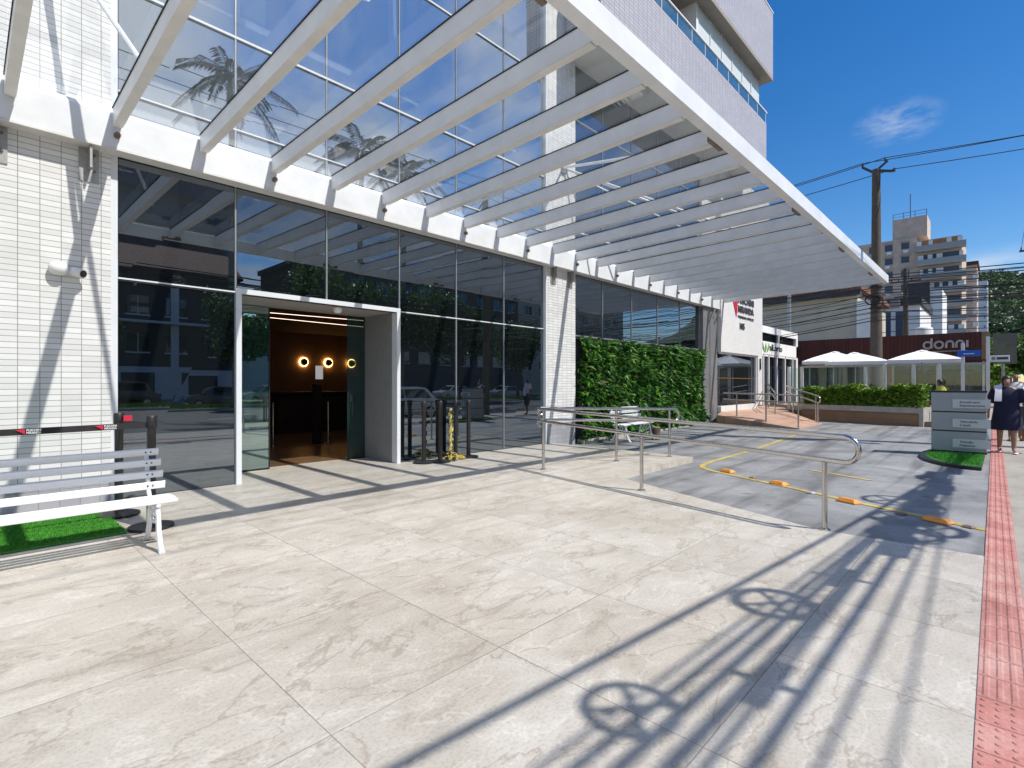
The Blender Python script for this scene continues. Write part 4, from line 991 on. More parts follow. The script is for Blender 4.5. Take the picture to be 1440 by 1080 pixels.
MB().box(39, 39.08, -.55, .4, 2.6, 4.25).build('panel', mk('grey green board', (.14,.15,.12), .7, .15, 3), bp); MB().tube([(39.14,0,-.1),(39.14,0,2.7)], .06, 8).build('leg', GREYW, bp)

# ================================================================== PEOPLE
def person(name, label, loc, face, bodymat, joints, edges, group=None):
    t_ = thing('person', label, 'person', loc, group)
    me = bpy.data.meshes.new('body'); names = list(joints)
    me.from_pydata([joints[n][0] for n in names], [(names.index(a), names.index(b)) for a, b in edges], [])
    o = bpy.data.objects.new('tmp', me); col.objects.link(o)
    md = o.modifiers.new('s', 'SKIN'); md.use_smooth_shade = True
    for i, n in enumerate(names):
        r = joints[n][1]; me.skin_vertices[0].data[i].radius = r if isinstance(r, tuple) else (r, r)
        me.skin_vertices[0].data[i].use_root = (n == 'pelvis')
    o.modifiers.new('u', 'SUBSURF').levels = 2
    dg = bpy.context.evaluated_depsgraph_get(); nm = bpy.data.meshes.new_from_object(o.evaluated_get(dg)); nm.name = 'body'
    bpy.data.objects.remove(o)
    b = bpy.data.objects.new('body', nm); col.objects.link(b); b.parent = t_; nm.materials.clear(); nm.materials.append(bodymat)
    nm.polygons.foreach_set('use_smooth', [True]*len(nm.polygons))
    t_.rotation_euler = (0,0,face)
    return t_
def std_joints(h, stride=.12, arm=(.0,.0), wide=1.):
    k = h/1.65
    J = {'pelvis':((0,0,.92*k),(.15*wide*k,.115*wide*k)), 'waist':((0,0,1.06*k),(.135*wide*k,.10*wide*k)), 'chest':((0,-.01,1.24*k),(.155*wide*k,.11*wide*k)), 'neck0':((0,0,1.37*k),.07*k), 'neck':((0,-.01,1.43*k),.05*k),
         'chin':((0,-.045,1.475*k),.052*k), 'face':((0,-.03,1.53*k),(.072*k,.085*k)), 'crown':((0,-.005,1.60*k),(.07*k,.08*k)), 'nose':((0,-.125*k,1.525*k),.014)}
    E = [('pelvis','waist'),('waist','chest'),('chest','neck0'),('neck0','neck'),('neck','chin'),('chin','face'),('face','crown'),('face','nose')]
    for s, n in ((1,'l'),(-1,'r')):
        st_ = stride*s
        J.update({'hip'+n:((s*.09*wide*k,0,.86*k),.098*wide*k), 'knee'+n:((s*.10*k,-st_*.6-.02,.48*k),.062*k), 'ank'+n:((s*.10*k,-st_+.02,.09*k),.038*k), 'toe'+n:((s*.115*k,-st_-.13,.028),.03),
                  'sh'+n:((s*.19*wide*k,0,1.36*k),.058*k), 'elb'+n:((s*(.25*wide)*k,.02-arm[0]*s,1.10*k),.043*k), 'wri'+n:((s*.27*wide*k,-.07-arm[0]*s,.87*k),.03*k), 'palm'+n:((s*.27*wide*k,-.09-arm[0]*s,.80*k),(.028*k,.018*k))})
        E += [('pelvis','hip'+n),('hip'+n,'knee'+n),('knee'+n,'ank'+n),('ank'+n,'toe'+n),('neck0','sh'+n),('sh'+n,'elb'+n),('elb'+n,'wri'+n),('wri'+n,'palm'+n)]
        for q in range(4):
            J['f%d'%q+n] = ((s*(.27*wide)*k+(q-1.5)*.0, -.09-arm[0]*s-.024+q*.016, (.735-.012*abs(q-1.4))*k), .0085); E.append(('palm'+n,'f%d'%q+n))
        J['th'+n] = ((s*(.27*wide)*k-s*.02, -.135-arm[0]*s, .785*k), .0095); E.append(('palm'+n,'th'+n))
    return J, E
def ell(cx, cy_, z, rx, ry, n=24, wob=0, ph=0): return [(cx+rx*math.cos(2*math.pi*k/n)*(1+wob*math.sin(6*2*math.pi*k/n+ph)), cy_+ry*math.sin(2*math.pi*k/n)*(1+wob*math.sin(6*2*math.pi*k/n+ph)), z) for k in range(n)]
def local_build(mb_, name, mat, parent, smooth=True):
    o = mb_.build(name, mat, None, smooth); o.parent = parent; return o
def sleeve(m_, a, b, r0, r1): m_.tube([a, tuple((Vector(a)+Vector(b))/2), b], r0, 12, r1=r1)
def head_bits(t_, k, hairlen=.0):
    h_ = MB()
    R_ = []
    for z, rx, ry, oy in ((1.50,.062,.05,.055),(1.55,.085,.075,.03),(1.60,.088,.095,.012),(1.645,.07,.078,.005),(1.675,.03,.035,.0)):
        R_.append(ell(0, oy*k, z*k, rx*k, ry*k, 16))
    h_.rings(R_, True)
    if hairlen: h_.rings([ell(0,.075*k,(1.52-hairlen)*k,.05*k,.03*k,12), ell(0,.07*k,1.5*k,.075*k,.05*k,12), ell(0,.05*k,1.58*k,.07*k,.06*k,12)], True)
    local_build(h_, 'hair', HAIR, t_)
    e = MB()
    for s in (1,-1): e.ball((s*.03*k,-.108*k,1.545*k), .011,.006,.007, 8, 4)
    e.ball((0,-.102*k,1.485*k), .022,.006,.006, 8, 4)
    local_build(e, 'eyes_and_mouth', mk('dark facial features', (.06,.02,.02), .5, .1) if not bpy.data.materials.get('dark facial features') else bpy.data.materials['dark facial features'], t_)
    e = MB()
    for s in (1,-1): e.ball((s*.079*k,0,1.535*k), .010,.018,.028, 8, 6)
    local_build(e, 'ears', SKIN, t_)
FACE_CAM = R(-90+6)
J, E_ = std_joints(1.66, .14, (.04,0), 1.12)
wm = person('woman', 'woman in a loose navy dress walking towards the camera, white towel on one shoulder', (15.6,-.06,.0), FACE_CAM, SKIN, J, E_)
k = 1.66/1.65
d_ = MB(); d_.rings([ell(0,0,.50*k,.24*k,.20*k,28,.07,1), ell(0,0,.62*k,.255*k,.20*k,28,.05,.6), ell(0,0,.80*k,.235*k,.185*k,28,.03), ell(0,0,.95*k,.215*k,.17*k,28,.015), ell(0,0,1.07*k,.20*k,.15*k,28), ell(0,-.01,1.22*k,.215*k,.16*k,28), ell(0,-.005,1.34*k,.205*k,.12*k,28), ell(0,0,1.40*k,.13*k,.085*k,28), ell(0,0,1.425*k,.085*k,.07*k,28)], False)
for s in (1,-1): sleeve(d_, (s*.17*k,0,1.37*k), (s*.275*k,.02-.04*s,1.10*k), .085*k, .085*k)
local_build(d_, 'dress', NAVY, wm); head_bits(wm, k, .10)
tw = MB(); tw.rings([[(-.19*k,.10,1.12*k),(-.07*k,.11,1.12*k),(-.07*k,.125,1.12*k),(-.19*k,.115,1.12*k)],[(-.2*k,.10,1.36*k),(-.07*k,.09,1.46*k),(-.07*k,.10,1.475*k),(-.21*k,.115,1.375*k)],[(-.2*k,-.02,1.445*k),(-.08*k,-.02,1.475*k),(-.08*k,-.02,1.49*k),(-.2*k,-.02,1.46*k)],[(-.2*k,-.15,1.33*k),(-.09*k,-.14,1.36*k),(-.09*k,-.15,1.365*k),(-.2*k,-.165,1.335*k)],[(-.22*k,-.19,1.12*k),(-.10*k,-.19,1.12*k),(-.10*k,-.20,1.12*k),(-.22*k,-.20,1.12*k)]], True)
local_build(tw, 'towel', WHITEC, wm)
sh = MB()
for s in (1,-1): sh.ball((s*.113*k, -.14*s-.07, .022), .048, .12, .022, 12, 6)
local_build(sh, 'shoes', WHITEC, wm)
bag = thing('handbag', 'tan handbag held low beside the woman in navy', 'bag', (15.75,-.42,.42))
MB().bbox(15.68, 15.82, -.52, -.30, .28, .58, .03).build('bag_body', mk('tan leather', (.36,.20,.08), .5, .2, 10), bag); MB().tube([(15.75,-.50,.57),(15.75,-.46,.74),(15.75,-.36,.74),(15.75,-.32,.57)], .008, 6).build('bag_strap', TIMBER, bag)
J, E_ = std_joints(1.80, -.12, (-.04,0), 1.05)
mn = person('man', 'bald man in a white t-shirt walking behind the woman in navy', (19.1,-.24,0), FACE_CAM, SKIN2, J, E_)
k = 1.80/1.65
d_ = MB(); d_.rings([ell(0,0,.84*k,.185*k,.145*k), ell(0,0,1.0*k,.18*k,.14*k), ell(0,0,1.22*k,.20*k,.145*k), ell(0,0,1.34*k,.2*k,.115*k), ell(0,0,1.40*k,.12*k,.085*k), ell(0,0,1.42*k,.085*k,.07*k)], False)
for s in (1,-1): sleeve(d_, (s*.17*k,0,1.37*k), (s*.25*k,.02+.04*s,1.14*k), .08*k, .08*k)
local_build(d_, 't_shirt', WHITEC, mn)
d_ = MB()
for s, st_ in ((1,-.12),(-1,.12)): d_.tube([(s*.09*k,0,.92*k),(s*.095*k,-st_*.3,.7*k),(s*.10*k,-st_*.6-.02,.48*k),(s*.10*k,-st_*.75,.40*k)], .125*k, 14, r1=.085*k)
local_build(d_, 'shorts', DARKW, mn)
e = MB()
for s in (1,-1): e.ball((s*.03*k,-.108*k,1.545*k), .011,.006,.007, 8, 4); e.ball((s*.079*k,0,1.535*k), .010,.018,.028, 8, 6)
e.ball((0,-.102*k,1.485*k), .022,.006,.006, 8, 4); local_build(e, 'facial_features', bpy.data.materials['dark facial features'], mn)
sh = MB()
for s in (1,-1): sh.ball((s*.12*k, .12*s-.07, .024), .05, .13, .026, 12, 6)
local_build(sh, 'shoes', DARKW, mn)
# seated guest
k = 1.0
J = {'pelvis':((0,.0,.50),(.15,.12)),'waist':((0,.03,.66),(.14,.10)),'chest':((0,.0,.86),(.16,.11)),'neck0':((0,-.02,1.0),.07),'neck':((0,-.04,1.07),.05),'chin':((0,-.09,1.11),.05),'face':((0,-.08,1.17),(.072,.085)),'crown':((0,-.06,1.24),(.07,.08))}
E_ = [('pelvis','waist'),('waist','chest'),('chest','neck0'),('neck0','neck'),('neck','chin'),('chin','face'),('face','crown')]
for s, n in ((1,'l'),(-1,'r')):
    J.update({'hip'+n:((s*.1,-.06,.50),.095),'knee'+n:((s*.13,-.46,.50),.06),'ank'+n:((s*.13,-.44,.09),.038),'toe'+n:((s*.13,-.58,.03),.03),'sh'+n:((s*.19,-.01,.98),.058),'elb'+n:((s*.25,-.14,.76),.042),'wri'+n:((s*.16,-.36,.77),.03),'palm'+n:((s*.13,-.42,.77),.026)})
    E_ += [('pelvis','hip'+n),('hip'+n,'knee'+n),('knee'+n,'ank'+n),('ank'+n,'toe'+n),('neck0','sh'+n),('sh'+n,'elb'+n),('elb'+n,'wri'+n),('wri'+n,'palm'+n)]
    for q in range(4): J['f%d'%q+n] = ((s*(.10+.018*q), -.47-.01*(q%3), .765), .0085); E_.append(('palm'+n,'f%d'%q+n))
    J['th'+n] = ((s*.085,-.43,.775), .0095); E_.append(('palm'+n,'th'+n))
gs = person('guest', 'dark haired guest in a lime green shirt sitting at the terrace end', (24.62,1.62,.36), R(200), SKIN2, J, E_)
d_ = MB(); d_.rings([ell(0,.0,.46,.185,.16), ell(0,.03,.66,.175,.135), ell(0,.0,.86,.195,.145), ell(0,-.01,.98,.195,.115), ell(0,-.02,1.03,.12,.09), ell(0,-.03,1.055,.08,.07)], False)
for s in (1,-1): sleeve(d_, (s*.17,-.01,.99), (s*.245,-.12,.79), .08, .075)
local_build(d_, 'shirt', LIME, gs)
h_ = MB(); h_.rings([ell(0,-.03,1.12,.07,.05,16), ell(0,-.045,1.18,.087,.085,16), ell(0,-.055,1.24,.088,.095,16), ell(0,-.06,1.29,.06,.07,16), ell(0,-.06,1.315,.02,.03,16)], True); local_build(h_, 'hair', HAIR, gs)
def chair(x, y, z, rot, label):
    c = thing('terrace_chair', label, 'chair', (x,y,z), 'brown terrace chairs')
    def lb(mb_, n): o = mb_.build(n, TIMBER, None); o.parent = c
    lb(MB().bbox(-.21,.21,-.21,.21,.43,.46,.01), 'seat'); lb(MB().bbox(-.21,.21,.185,.215,.62,.86,.008), 'backrest')
    for sx in (1,-1):
        lb(MB().bar((sx*.19,-.19,0),(sx*.18,-.17,.43), .035,.035, (0,1,0)), 'leg'); lb(MB().bar((sx*.19,.24,0),(sx*.19,.20,.86), .035,.035, (0,1,0)), 'leg')
    c.rotation_euler = (0,0,rot); return c
chair(24.58, 1.66, .36, R(200), 'brown wooden chair carrying the guest in the lime shirt')
chair(23.95, 1.2, .36, R(100), 'empty brown wooden chair on the steps beside the planter')
tb = thing('terrace_table', 'brown wooden table in front of the guest at the terrace end', 'table', (24.4,1.05,.36))
MB().bbox(24.1,24.7,.76,1.3,1.06,1.10,.01).build('tabletop', TIMBER, tb)
for sx in (24.16,24.64):
    for sy in (.82,1.24): MB().box(sx-.025,sx+.025,sy-.025,sy+.025,.361,1.06).build('leg', TIMBER, tb)

# ================================================================== POLES AND CABLES
def insul(m_, p, h=.2): m_.lathe([(.02,0),(.055,.03),(.03,.06),(.06,.09),(.03,.13),(.05,.16),(.02,h)], p, 10)
pA = thing('utility_pole', 'tall dark concrete utility pole rising behind the white parasols', 'pole', (30,4.4,0))
MB().lathe([(.27,-.1),(.24,4),(.20,8),(.17,11.75)], (30,4.4,0), 16).build('shaft', CONCP, pA, smooth=True)
b = MB(); b.bar((30,4.4,11.55),(30,4.95,12.0), .1,.1); b.bar((30,4.4,11.7),(30,3.75,11.5), .1,.1); b.bar((30,4.4,11.7),(30,3.95,12.05), .08,.08)
ca = b.build('crossarm', INK, pA)
i_ = MB()
for p in ((30,4.95,12.0),(30,4.05,12.05),(30,3.7,11.45)): insul(i_, p)
i_.build('insulators', INK, ca)
b = MB()
for z in (5.1, 5.6, 6.1): b.lathe([(.27,0),(.27,.07)], (30,4.4,z), 14)
b.tube([(29.72,4.5+.3*math.cos(a),5.5+.22*math.sin(a)) for a in [i*math.pi/8 for i in range(17)]], .03, 6); b.tube([(29.7,4.3+.2*math.cos(a),5.4+.3*math.sin(a)) for a in [i*math.pi/8 for i in range(17)]], .02, 6)
b.build('cable_clamps', CABLE, pA)
pB = thing('utility_pole', 'thinner wooden utility pole with fittings farther back beside the apartment tower', 'pole', (60,6.55,0))
MB().lathe([(.26,-.1),(.17,12.2)], (60,6.55,0), 12).build('shaft', WOODP, pB, smooth=True)
MB().bar((60,5.7,9.6),(60,7.4,9.6), .12,.12).build('crossarm', INK, pB); b = MB(); b.bar((60,5.4,11.0),(60,7.7,11.0), .12,.12)
for y in (5.5,6.1,7.1,7.6): insul(b, (60,y,11.06), .25)
b.build('crossarm', INK, pB)
MB().box(59.7,60.3,7.0,7.7,8.6,9.4).build('equipment_box', GREYW, pB)
pC = thing('steel_post', 'slim grey steel post in front of the cream building', 'post', (34,9.0,0))
MB().lathe([(.10,-.1),(.10,7.3)], (34,9.3,0), 12).build('shaft', GREYALU, pC, smooth=True); MB().box(33.85,34.15,9.15,9.45,4.3,4.36).build('collar', GREYALU, pC)
def cable(name, a, b, sag, r, label, grp=None, cat='cable', n=18):
    a, b = Vector(a), Vector(b)
    return tag(MB().tube([a.lerp(b, i/n) - Vector((0,0,4*sag*(i/n)*(1-i/n))) for i in range(n+1)], r, 6).build(name, CABLE, loc=tuple(a)), label, cat, grp)
for k, (y0, z0) in enumerate(((4.95,12.2),(4.05,12.25),(3.7,11.65))):
    cable('power_line', (30+.1*k,y0,z0), (30.4+.2*k,-30,12.4-.3*k), .9, .018, ('topmost thin power line running from the pole top to the upper right','middle thin power line at the pole top, left of centre pin','lowest of the three thin power lines at the pole top')[k])
    cable('power_line', (30+.1*k,y0,z0), (30,40,12.4-.3*k), .9, .018, ('upper power line passing behind the canopy tip','middle power line passing behind the canopy tip','lower power line passing behind the canopy tip')[k])
rn = random.Random(21)
for k in range(16):
    z = 4.55+k*.14+rn.uniform(-.05,.05); x = 29.66+rn.uniform(-.04,.04)
    for yb, zb_, sg_ in ((-30, z+rn.uniform(.2,1.6), rn.uniform(.4,.9)), (36, z+rn.uniform(-.2,1.2), rn.uniform(.5,1.5))):
        cable('telecom_cable', (x,4.4,z), (x+rn.uniform(-1,2),yb,zb_), sg_, rn.choice((.012,.016,.024)), 'thin black telecom cable strung low across the side street past the big pole', 'telecom cables across the side street')
for k in range(9):
    z = 6.5+k*.6; cable('distant_cable', (60,6.55,z), (62,-40,z+rn.uniform(0,2)), .8, .03, 'distant black cable running right from the wooden pole', 'distant cables at the wooden pole')
    if k % 2 == 0: cable('distant_cable', (60,6.55,z), (58,50,z+rn.uniform(0,1)), 1., .03, 'distant black cable running left from the wooden pole', 'distant cables left of the wooden pole')

# kerbside pole line beside the pavement (seen in the glass, shades the paving)
def kerb_pole(x, y, label):
    p = thing('kerbside_pole', label, 'pole', (x,y,0), 'kerbside power poles')
    MB().lathe([(.2,-.1),(.15,11.4)], (x,y,0), 12).build('shaft', CONCP, p, smooth=True)
    b = MB(); b.bar((x,y-1.0,11.0),(x,y+.9,11.0), .1,.12); b.bar((x,y-.8,9.4),(x,y+.8,9.4), .1,.1); b.bar((x,y-.5,10.2),(x,y+.6,11.0), .05,.05)
    for q in (-.9,-.3,.5,.8): insul(b, (x,y+q,11.06), .22)
    b.build('crossarm', WOODP, p)
    b = MB(); b.lathe([(.28,0),(.3,.05),(.3,.8),(.26,.86)], (x,y-.55,8.2), 14); insul(b, (x,y-.65,9.06)); insul(b, (x,y-.45,9.06)); b.build('transformer', GREYW, p)
    b = MB(); b.tube([(x,y-.1,8.2),(x+.1,y-1.2,8.9),(x+.1,y-2.2,9.0)], .03, 6); b.bbox(x-.02,x+.22,y-2.7,y-2.1,8.9,9.05,.02); b.build('street_light', GREYW, p)
    return p
kerb_pole(17.6, -1.75, 'kerbside power pole with transformer mirrored in the upper glass')
kerb_pole(-17, -1.75, 'kerbside power pole far behind the photographer')
kerb_pole(52, -1.75, 'kerbside power pole in the distance past the pedestrians')
spec = [(1.74,.98,.028,4.9),(1.36,.86,.016,5.2),(1.25,.80,.026,4.7),(1.12,.78,.030,4.6),(.98,.70,.034,4.7),(.86,.74,.022,4.9),(.72,.62,.030,4.6),(.52,.50,.016,5.0),(.28,.42,.012,5.3)]
for k, (y2, y9, r_, z) in enumerate(spec):
    # y2, y9: where its shade meets the pavement at x = 2 and x = 9
    sl_ = (y9-y2)/7; yc = y2 + sl_*4 - .75*z
    pts = []
    for i in range(31):
        x = -17 + 34.6*i/30
        pts.append((x, yc + sl_*(x-6), z + .30*((x-.3)/17.3)**2))
    tag(MB().tube(pts, r_, 6).build('overhead_cable', CABLE, loc=pts[0]), 'black overhead cable of the kerbside bundle mirrored in the glass', 'cable', 'kerbside overhead cables')
    cable('overhead_cable', pts[-1], (52,-1.75+.05*(k%5), z+.3), .5, max(r_*.6,.012), 'black overhead cable running along the kerb into the distance', 'kerbside cables into the distance')
for k, z in enumerate((11.2,11.25,11.2)):
    for a, b in ((-17,17.6),(17.6,52)): cable('high_voltage_line', (a,-1.75+(-.9,-.3,.8)[k],z), (b,-1.75+(-.9,-.3,.8)[k],z), .5, .012, 'thin high voltage line along the kerb above the pavement', 'high voltage lines along the kerb')
def coil(x, y, z, r, tilt, label):
    t_ = thing('cable_coil', label, 'cable coil', (x,y,z), 'spare cable coils hanging over the kerb')
    M = Matrix.Translation((x,y,z)) @ Matrix.Rotation(tilt,4,'X')
    b = MB(); rn_ = random.Random(int(x*100))
    for q in range(5):
        e = 1+rn_.uniform(-.1,.1); b.tube([M @ Vector((r*1.25*e*math.cos(2*math.pi*i/24), r*e*math.sin(2*math.pi*i/24), rn_.uniform(-.02,.02)+.02*q)) for i in range(25)], .018, 6)
    b.build('cable_loops', CABLE, t_)
    b = MB()
    for a in (35, -35): b.bar(M @ Vector((-r*1.2*math.cos(R(a)),-r*1.2*math.sin(R(a)),0)), M @ Vector((r*1.2*math.cos(R(a)),r*1.2*math.sin(R(a)),0)), .035,.02)
    b.build('cross_bracket', GALV, t_)
coil(3.05,-2.2,4.6,.17,R(35),'coil of spare cable on a cross bracket nearest the photographer')
coil(4.75,-2.35,4.65,.19,R(30),'coil of spare cable on a cross bracket, second along the kerb')
for k, (x,y) in enumerate(((7.4,-2.75),(8.2,-2.65),(8.9,-2.75),(9.7,-2.7),(10.5,-2.8),(11.6,-2.7),(7.8,-2.95),(9.2,-2.5))):
    coil(x, y, 4.65+.1*(k%2), .24, R(60+20*k), 'coil of spare cable in the dense tangle over the driveway')
for k in range(11):
    x, y = (6.9+.72*k, -2.74+.10*math.sin(k*2.1)) if k < 9 else ((5.6,-2.55),(3.7,-2.6))[k-9]
    s_ = thing('splice_case', 'black cable splice case slung under the kerbside bundle', 'splice case', (x,y,4.62), 'splice cases under the kerbside cables')
    hl = .38 if k < 9 else .2; r_ = .10+.03*(k%3 == 1) if k < 9 else .05
    MB().tube([(x-hl-.05,y,4.60),(x-hl,y,4.60),(x+hl,y,4.60),(x+hl+.05,y,4.60)], r_, 10).build('case_body', BLACK, s_, smooth=True)
    MB().box(x-.02,x+.02,y-.11,y+.11,4.5,4.74).build('hanger', GALV, s_)

# ================================================================== DISTANT BUILDINGS
def facade_x(parent, X_, y0, y1, z0, dz, nrow, ncol, ww, wh, m, sill=True, skip=()):
    "windows on a face looking to -X"
    for r_ in range(nrow):
        for c in range(ncol):
            if (r_,c) in skip: continue
            yc = y0+(y1-y0)*(c+.5)/ncol; zc = z0+dz*r_
            f = MB(); f.box(X_-.06, X_-.001, yc-ww/2-.1, yc+ww/2+.1, zc-.12, zc-.02)
            wf = f.build('window', APTB, parent); MB().box(X_-.5, X_-.001, yc-ww/2-.2, yc+ww/2+.2, zc+wh+.15, zc+wh+.25).build('sunshade', APTB, wf); MB().box(X_-.04, X_-.001, yc-ww/2, yc+ww/2, zc, zc+wh).build('pane', m, wf)
ap = thing('apartment_tower', 'tall grey beige apartment tower with glazed balconies and rooftop water tank room', 'building', (150,15,0))
AX = 150
MB().box(AX, AX+18, 14.2, 27.4, -.2, 37.6).build('main_wall', APT, ap)
MB().box(AX-.6, AX+18, 6.2, 14.199, -.2, 36.4).build('balcony_wing', APT, ap)
MB().box(AX-.7, AX-.601, 6.6, 13.0, 34.7, 36.3).build('stained_parapet', mk('rust stained render', (.36,.19,.09), .9, .35, .6), ap)
MB().box(AX+.5, AX+8, 12.2, 18.6, 37.601, 42.4).build('tank_room', APT, ap)
g = MB()
for y in (12.3,14.4,16.5,18.5): g.bar((AX+.6,y,42.4),(AX+.6,y,43.8), .1,.1,(0,1,0))
g.bar((AX+.6,12.3,43.7),(AX+.6,18.5,43.7), .08,.08); g.bar((AX+.6,12.3,43.0),(AX+.6,18.5,43.0), .05,.05); g.tube([(AX+3,15.5,42.4),(AX+3,15.5,48.5)], .08, 6)
g.build('roof_railing', INK, ap)
MB().box(AX+2, AX+10, 27.4, 33, -.2, 31).build('rear_wing', APT, ap)
facade_x(ap, AX, 14.6, 27, 3.2, 3.2, 11, 4, 1.5, 1.4, mk('blue grey pane', (.05,.07,.12), .25, .1))
facade_x(ap, AX+2, 27.8, 32.8, 3.2, 3.2, 9, 1, 1.5, 1.4, bpy.data.materials['blue grey pane'])
for r_ in range(11):
    z = 1.8+3.2*r_; rn = random.Random(r_)
    pf = MB().box(AX-2.2, AX-.601, 5.4, 14.0, z-.15, z+.12).build('balcony_slab', APTB, ap)
    MB().box(AX-2.2, AX-2.12, 5.4, 14.0, z+.121, z+1.15).build('balcony_glass', glassmat('balcony glass', base=(.30,.31,.31), f0=.04) if r_ == 0 else bpy.data.materials['balcony glass'], pf)
    MB().box(AX-.62, AX-.58, 6.4, 13.6, z+.5, z+2.5).build('balcony_glazing', bpy.data.materials['blue grey pane'], pf)
    for j in range(5):
        if rn.random() < .6: MB().box(AX-1.2, AX-1.1, 6+j*1.7+rn.uniform(-.3,.3), 6.5+j*1.7+rn.uniform(0,.6), z+.3, z+2.3).build('curtain', WHITEC, pf)
rn = random.Random(8)
for r_ in range(11):
    for c in range(4):
        if rn.random() < .5:
            yc = 14.6+12.4*(c+.5)/4+rn.uniform(-.3,.3); MB().box(AX-.45, AX-.002, yc-.45, yc+.45, 2.25+3.2*r_, 2.9+3.2*r_).build('air_conditioner', WHITEW, ap)
ap.location = (150,15.3,-2.4)
b2 = thing('pink_tower', 'slim pinkish tower just right of the grey apartment tower', 'building', (210,5,0))
MB().box(210, 222, 4.0, 7.8, -.2, 39).build('tower_wall', PINKW, b2); MB().box(209, 223, 3.6, 7.9, 39.001, 40).build('roof_slab', TERRA, b2)
for r_ in range(9): MB().box(208.6, 209.99, 3.6, 4.9, 6+r_*3.6, 7.2+r_*3.6).build('balcony', WHITEW, b2)
b2.location = (210,6.7,-1.5)
b3 = thing('pale_blue_tower', 'narrow pale blue tower with rows of small windows below the wooded hill', 'building', (260,3,0))
MB().box(260, 270, .9, 4.2, -.2, 41).build('tower_wall', BLUEW, b3)
for r_ in range(10):
    w_ = MB().box(259.8, 259.99, 1.2, 2.0, 5+r_*3.6, 6.6+r_*3.6).build('window', WHITEW, b3); MB().box(259.7,259.79,1.35,1.9,5.2+r_*3.6,6.3+r_*3.6).build('pane', GREYW, w_)
b3.location = (260,6.2,-1)
cb_ = thing('cream_building', 'long cream walled building with a dark overhanging tile roof behind the restaurant', 'building', (50,15,0))
MB().box(50, 64, 8.6, 30, -.2, 9.0).build('wall', CREAM, cb_)
g = MB(); g.rings([[(49.2,y,9.10),(49.2,y,9.25),(57,y,9.9),(64.5,y,9.3),(64.5,y,9.10)] for y in (8.2,30.5)], True); g.build('roof', TERRA, cb_)
g = MB(); g.box(49.25, 49.99, 8.3, 30.4, 8.7, 9.09); g.build('eave', DARKW, cb_)
MB().box(49.6, 50.4, 7.3, 8.59, -.2, 8.2).build('corner_pier', WHITEW, cb_)
wb = thing('white_annex', 'white building with tall dark window strips behind the wooden pole', 'building', (72,9,0))
MB().box(72, 84, 6.6, 12.5, -.2, 10.2).build('wall', WHITEW, wb); MB().box(71.6, 84, 6.4, 12.7, 10.201, 11.0).build('roof', DARKW, wb)
for k in range(4): MB().box(71.92, 71.99, 8.1+k*1.1, 8.75+k*1.1, 5.6, 9.6).build('window', bpy.data.materials['blue grey pane'], wb)
db = thing('dark_box_building', 'small dark clad building with a pale side left of the tower foot', 'building', (90,7,0))
MB().box(90, 98, 7.2, 9.6, -.2, 15.4).build('dark_wall', DARKW, db); MB().box(90.2, 98, 5.9, 7.199, -.2, 14.2).build('pale_wall', WHITEW, db); MB().box(89.9,89.99,7.6,9.2,8,10).build('window', GLASSW, db)
wt = thing('water_tank', 'white cylindrical water tank above the restaurant roof', 'tank', (62,4.6,4))
MB().lathe([(.75,4),(.75,6.9),(.68,7.1),(.2,7.25)], (66,5.75,0), 24).build('tank_body', WHITEW, wt, smooth=True); MB().box(64.8,67.2,4.8,6.7,-.2,4.0).build('stand', CREAM, wt)

# hill with forest
hm = MB(); nxh, nyh = 40, 60
def hz(x, y):
    u = (x-520)/190; v = (y+95)/150
    return max(-.5, 96*math.exp(-u*u-v*v) + 15*math.exp(-((y-16)/26)**2-((x-480)/80)**2) + 5*math.sin(y*.11)*math.exp(-u*u-v*v))
hm.add([(330+i*10, -330+j*8, hz(330+i*10,-330+j*8)-2) for j in range(nyh+1) for i in range(nxh+1)], [(j*(nxh+1)+i, j*(nxh+1)+i+1, (j+1)*(nxh+1)+i+1, (j+1)*(nxh+1)+i) for j in range(nyh) for i in range(nxh)])
struct(hm.build('hill', HILLM))
rn = random.Random(5); fm = MB()
for k in range(2600):
    x = rn.uniform(340, 540); y = rn.uniform(-70, 62); z = hz(x,y)
    if z < 1: continue
    r = rn.uniform(2.2,4.6)
    for q in range(18):
        d = Vector((rn.gauss(0,1), rn.gauss(0,1), abs(rn.gauss(0,1)))).normalized()
        p = Vector((x,y,z+r*.3)) + d*r
        fm.leaf(p-Vector((0,0,.5)), (rn.gauss(0,1), rn.gauss(0,1), rn.gauss(0,.7)), d, r*.55, r*.42, .2)
struct(fm.build('forest', FORM), 'stuff')

